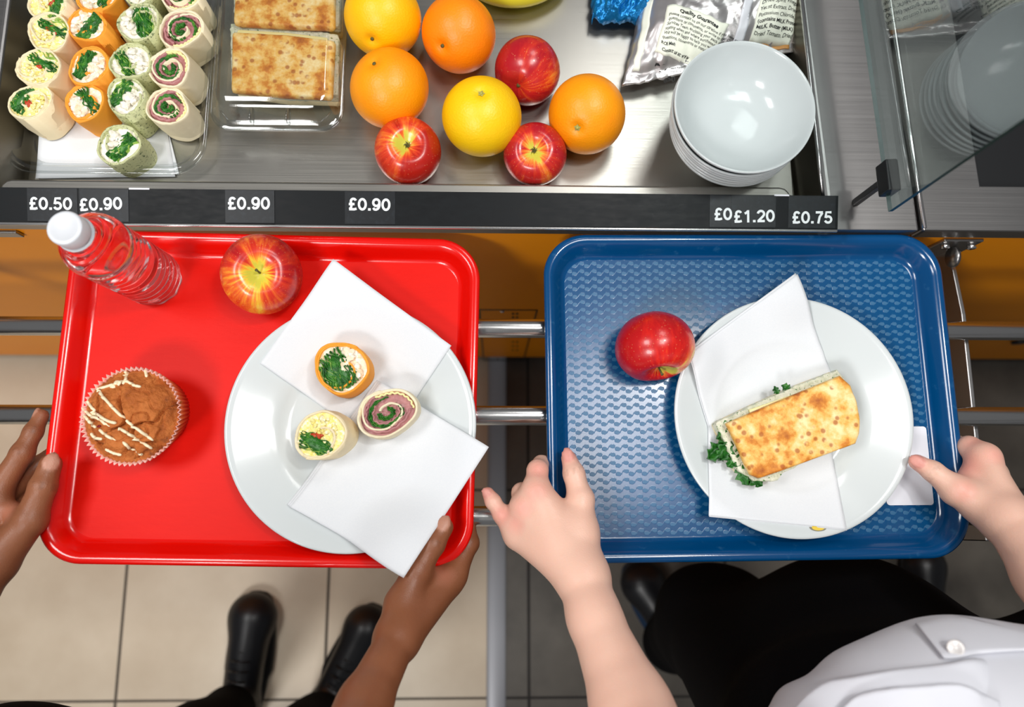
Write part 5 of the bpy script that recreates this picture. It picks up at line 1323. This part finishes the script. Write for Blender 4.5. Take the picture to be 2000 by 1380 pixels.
indexD = [(1924, 893, .838, .0135), (1893, 872, .822, .0110), (1872, 868, .800, .0090), (1850, 880, .789, .0078)]
midD = [(1938, 925, .826, .0130), (1905, 905, .800, .0105), (1868, 912, .789, .0088), (1840, 925, .786, .0078)]
ringD = [(1945, 955, .818, .0122), (1905, 940, .795, .0100), (1865, 950, .787, .0084), (1838, 960, .785, .0075)]
pinkD = [(1950, 985, .815, .0112), (1912, 975, .795, .0088), (1880, 985, .787, .0074), (1856, 990, .786, .0066)]
wD = (1968, 1016, .868); mD = (2050, 1128, .91, .0270); eD = (2180, 1310, .985)
hip2 = (.44, -.34, .80); ch2 = (.45, -.35, 1.08); nk2 = (.45, -.37, 1.28); hd2 = (.45, -.37, 1.41)
elC = V3(*eC); elD = V3(*eD); sC = np.array((.29, -.38, 1.20)); sD = np.array((.63, -.38, 1.20))
prims = torso(hip2, ch2, nk2, hd2, sC, sD, elC, elD, None, None, .03, .92)
prims += [CAPS(V3(*wC), V3(*mC[:3]), .0245, mC[3], .012), CAPS(V3(*mC[:3]), V3(*mC2[:3]), mC[3], mC2[3], .012), CAPS(V3(*mC2[:3]), elC, mC2[3], .036, .012)]
prims += arm(wD, .0215, elD, .035, mD)
prims += palm(wC, (indexC, midC, ringC, pinkC), .0200, .0125) + palm(wD, (indexD, midD, ringD, pinkD), .0190, .0135)
prims += [CAPS(V3(*wC), V3(*thumbC[0][:3]), .0215, .0185, .01), CAPS(V3(*wD), V3(*thumbD[0][:3]), .0205, .0195, .01)]
prims += [CAPS(V3(*thumbC[0][:3]), V3(*indexC[0][:3]), .0135, .0115, .012), CAPS(V3(1882, 952, .838), V3(1915, 905, .83), .0120, .0130, .012)]
for f in (thumbC, indexC, midC, ringC, pinkC, thumbD, indexD, midD, ringD, pinkD): prims += chain(f)
for f, js in ((thumbC, (1, 2)), (thumbD, (1, 2)), (indexC, (0, 1)), (midC, (0, 1)), (pinkC, (1, 2)), (indexD, (0,))):
    for j in js: prims.append(ELL(V3(*f[j][:3]), (f[j][3]*1.06,)*3, .003))
nails = [nail(thumbC[3][:3], thumbC[2][:3], .0088, toc(thumbC[3][:3])), nail(thumbD[3][:3], thumbD[2][:3], .0090, toc(thumbD[3][:3])+np.array((0, .1, 0))), nail(pinkC[3][:3], pinkC[2][:3], .0066, toc(pinkC[3][:3])+np.array((-.25, .1, 0)))]
pinks = [(V3(*f[3][:3]), .012) for f in (thumbC, thumbD, pinkC)]+[(V3(*f[j][:3])+G_(0, 0, .01), .012) for f, j in ((indexC, 0), (midC, 0), (thumbD, 1), (indexC, 1), (indexD, 0), (indexD, 1), (pinkC, 1), (ringC, 0))]+[(V3(1880, 905, .84), .02)]
cre = crease(thumbC[2][:3], thumbC[3][:3], .0103)+crease(thumbD[2][:3], thumbD[3][:3], .0100)
p2 = body('person', 'person with pale skin in a white shirt and black trousers holding the blue tray', prims, nails, pinks, 'skin_pale', (.44, -.30, ZFL), cre)
# black trousers: hips close to the tray, legs down to the shoes
t3_ = fl(1228, 1096); t4_ = fl(1790, 1060)
h3 = (t3_[0]+.13, t3_[1]-.22, ZFL); h4 = (t4_[0]-.03, t4_[1]-.26, ZFL)
shoe(t3_, h3, p2, 'shoe', .050, 'shoe_blue'); shoe(t4_, h4, p2, 'shoe', .048, 'shoe_blue')
a3 = G_(h3[0]-.05, h3[1]+.07, ZFL+.10); a4 = G_(h4[0], h4[1]+.06, ZFL+.10)
tr = leg(G_(.36, -.30, .74), G_(.36, -.24, .38), a3, .105, .088, .070)+leg(G_(.54, -.30, .74), G_(.62, -.25, .38), a4, .105, .090, .072)+[ELL((.45, -.315, .80), (.215, .165, .15), .05), ELL((.46, -.26, .62), (.15, .15, .18), .05), ELL((.76, -.30, .68), (.16, .15, .15), .06)]
cloth('trousers', tr, 'black_cloth', p2, .007, .006, 13, 7.0, lambda X: np.maximum(X[..., 2]-.93, ZFL+.035-X[..., 2]))
# white shirt hanging loose over the waist
def folds(X):
    x, y = X[..., 0], X[..., 1]; out = 0
    for L, am, wd, se in (([(1540, 1400), (1640, 1352), (1760, 1318), (1860, 1300), (1920, 1282), (2020, 1290)], .0, .07, .0025), ([(1600, 1400), (1700, 1362), (1800, 1352), (1900, 1340), (1960, 1400)], .0, .04, .003), ([(1905, 1300), (1935, 1330), (1950, 1380), (1960, 1420), (1965, 1430)], .0, .02, .003)):
        q = np.array([V3(u, v, 1.04)[:2] for u, v in L]); ly_ = np.interp(x, q[:, 0], q[:, 1]); t_ = ly_-y
        out = out+am/(1+np.exp(-np.clip(t_/se, -40, 40)))*np.exp(-np.maximum(t_, 0)/wd)*(x > q[0, 0]-.02)
    d_ = .0028*np.sin(x*70+y*55+2*np.sin(x*25))*np.clip((-.12-y)*12, 0, 1)
    return out+d_
sw = [ELL((.40, -.292, .955), (.205, .170, .13), .03), ELL((.52, -.31, .96), (.19, .165, .14), .05), ELL((.46, -.37, 1.12), (.175, .125, .16), .04), CAPS(sC, sD, .066, .066, .03)]
for s_, e_ in ((sC, elC), (sD, elD)): sw.append(CAPS(s_, s_+(e_-s_)*.72, .062, .056, .03))
so = cloth('shirt', sw, 'shirt', p2, .005, .0050, 17, 3.3, lambda X: np.maximum(X[..., 2]-1.27, .885-X[..., 2]), 0, 1, (1, 1, .5), folds)
shV = np.array([v.co for v in so.data.vertices])+np.array(p2.location)
bvh = BVHTree.FromPolygons([Vector(v) for v in shV], [tuple(f.vertices) for f in so.data.polygons])
def on_shirt(u, v, lift):
    h = bvh.ray_cast(CAM, ray(u, v).normalized())
    if h[0] is None: h = bvh.find_nearest(P(u, v, .98))
    n_ = h[1] if h[1].z > 0 else -h[1]; return h[0]+n_*lift
def strip(top, bot, lift, nm, par, nu=30, nv=8):
    T = smooth_loop(top, nu+1, False); B_ = smooth_loop(bot, nu+1, False)
    def f(s, r):
        i = min(nu, int(round(s*nu))); a, b = T[i], B_[i]; return on_shirt(a[0]*(1-r)+b[0]*r, a[1]*(1-r)+b[1]*r, lift(s, r) if callable(lift) else lift*(1 if r > 0 else .3))
    return MB().sheet(f, nu, nv, .0010).o(nm, 'shirt', par)
pk = strip([(1785, 1216), (1850, 1202), (1920, 1216), (2005, 1238)], [(1845, 1292), (1872, 1290), (1925, 1281), (2005, 1276)], .0035, 'button_placket', so)
strip([(1548, 1398), (1620, 1348), (1740, 1318), (1850, 1299), (1915, 1284), (2010, 1290)], [(1560, 1440), (1650, 1425), (1760, 1410), (1870, 1395), (1930, 1390), (2020, 1400)],
      lambda s, r: -.002+(.017+.003*sin(s*9))*sin(pi*min(1, s*1.15+.05))**.5*(min(1, r*7)**.6)*(1-r)**1.2, 'shirt_fold', so, 44, 22)
strip([(1640, 1400), (1700, 1362), (1800, 1352), (1880, 1345), (1950, 1372)], [(1650, 1450), (1720, 1430), (1810, 1410), (1890, 1405), (1960, 1430)],
      lambda s, r: .002+(.016+.002*sin(s*7+1))*sin(pi*min(1, s*1.1+.05))**.5*(min(1, r*6)**.6)*(1-r)**1.2, 'shirt_fold', so, 34, 18)
c = on_shirt(1867, 1276, .0055); n_ = (CAM-c).normalized(); R_ = n_.to_track_quat('Z', 'Y').to_matrix()
m = MB(); m.lathe([(1e-5, .0012), (.0030, .0012), (.0042, .0022), (.0056, .0022), (.0062, .0012), (.0060, 0), (1e-5, 0)], 32)
m.V = [tuple(R_ @ Vector(v)+c) for v in m.V]; m.o('button', 'pearl', pk)
hr_ = [ELL(np.array(hd2)+G_(0, -.014, .026), (.082, .094, .094), .02), CAPS(np.array(hd2)+G_(0, -.07, .03), np.array(hd2)+G_(0, -.10, -.16), .05, .03, .03)]
cloth('hair', hr_, 'hair_b', p2, .006, .003, 90, 1, lambda X: (X[..., 1]-(hd2[1]+.052))*.8, 0, 1)
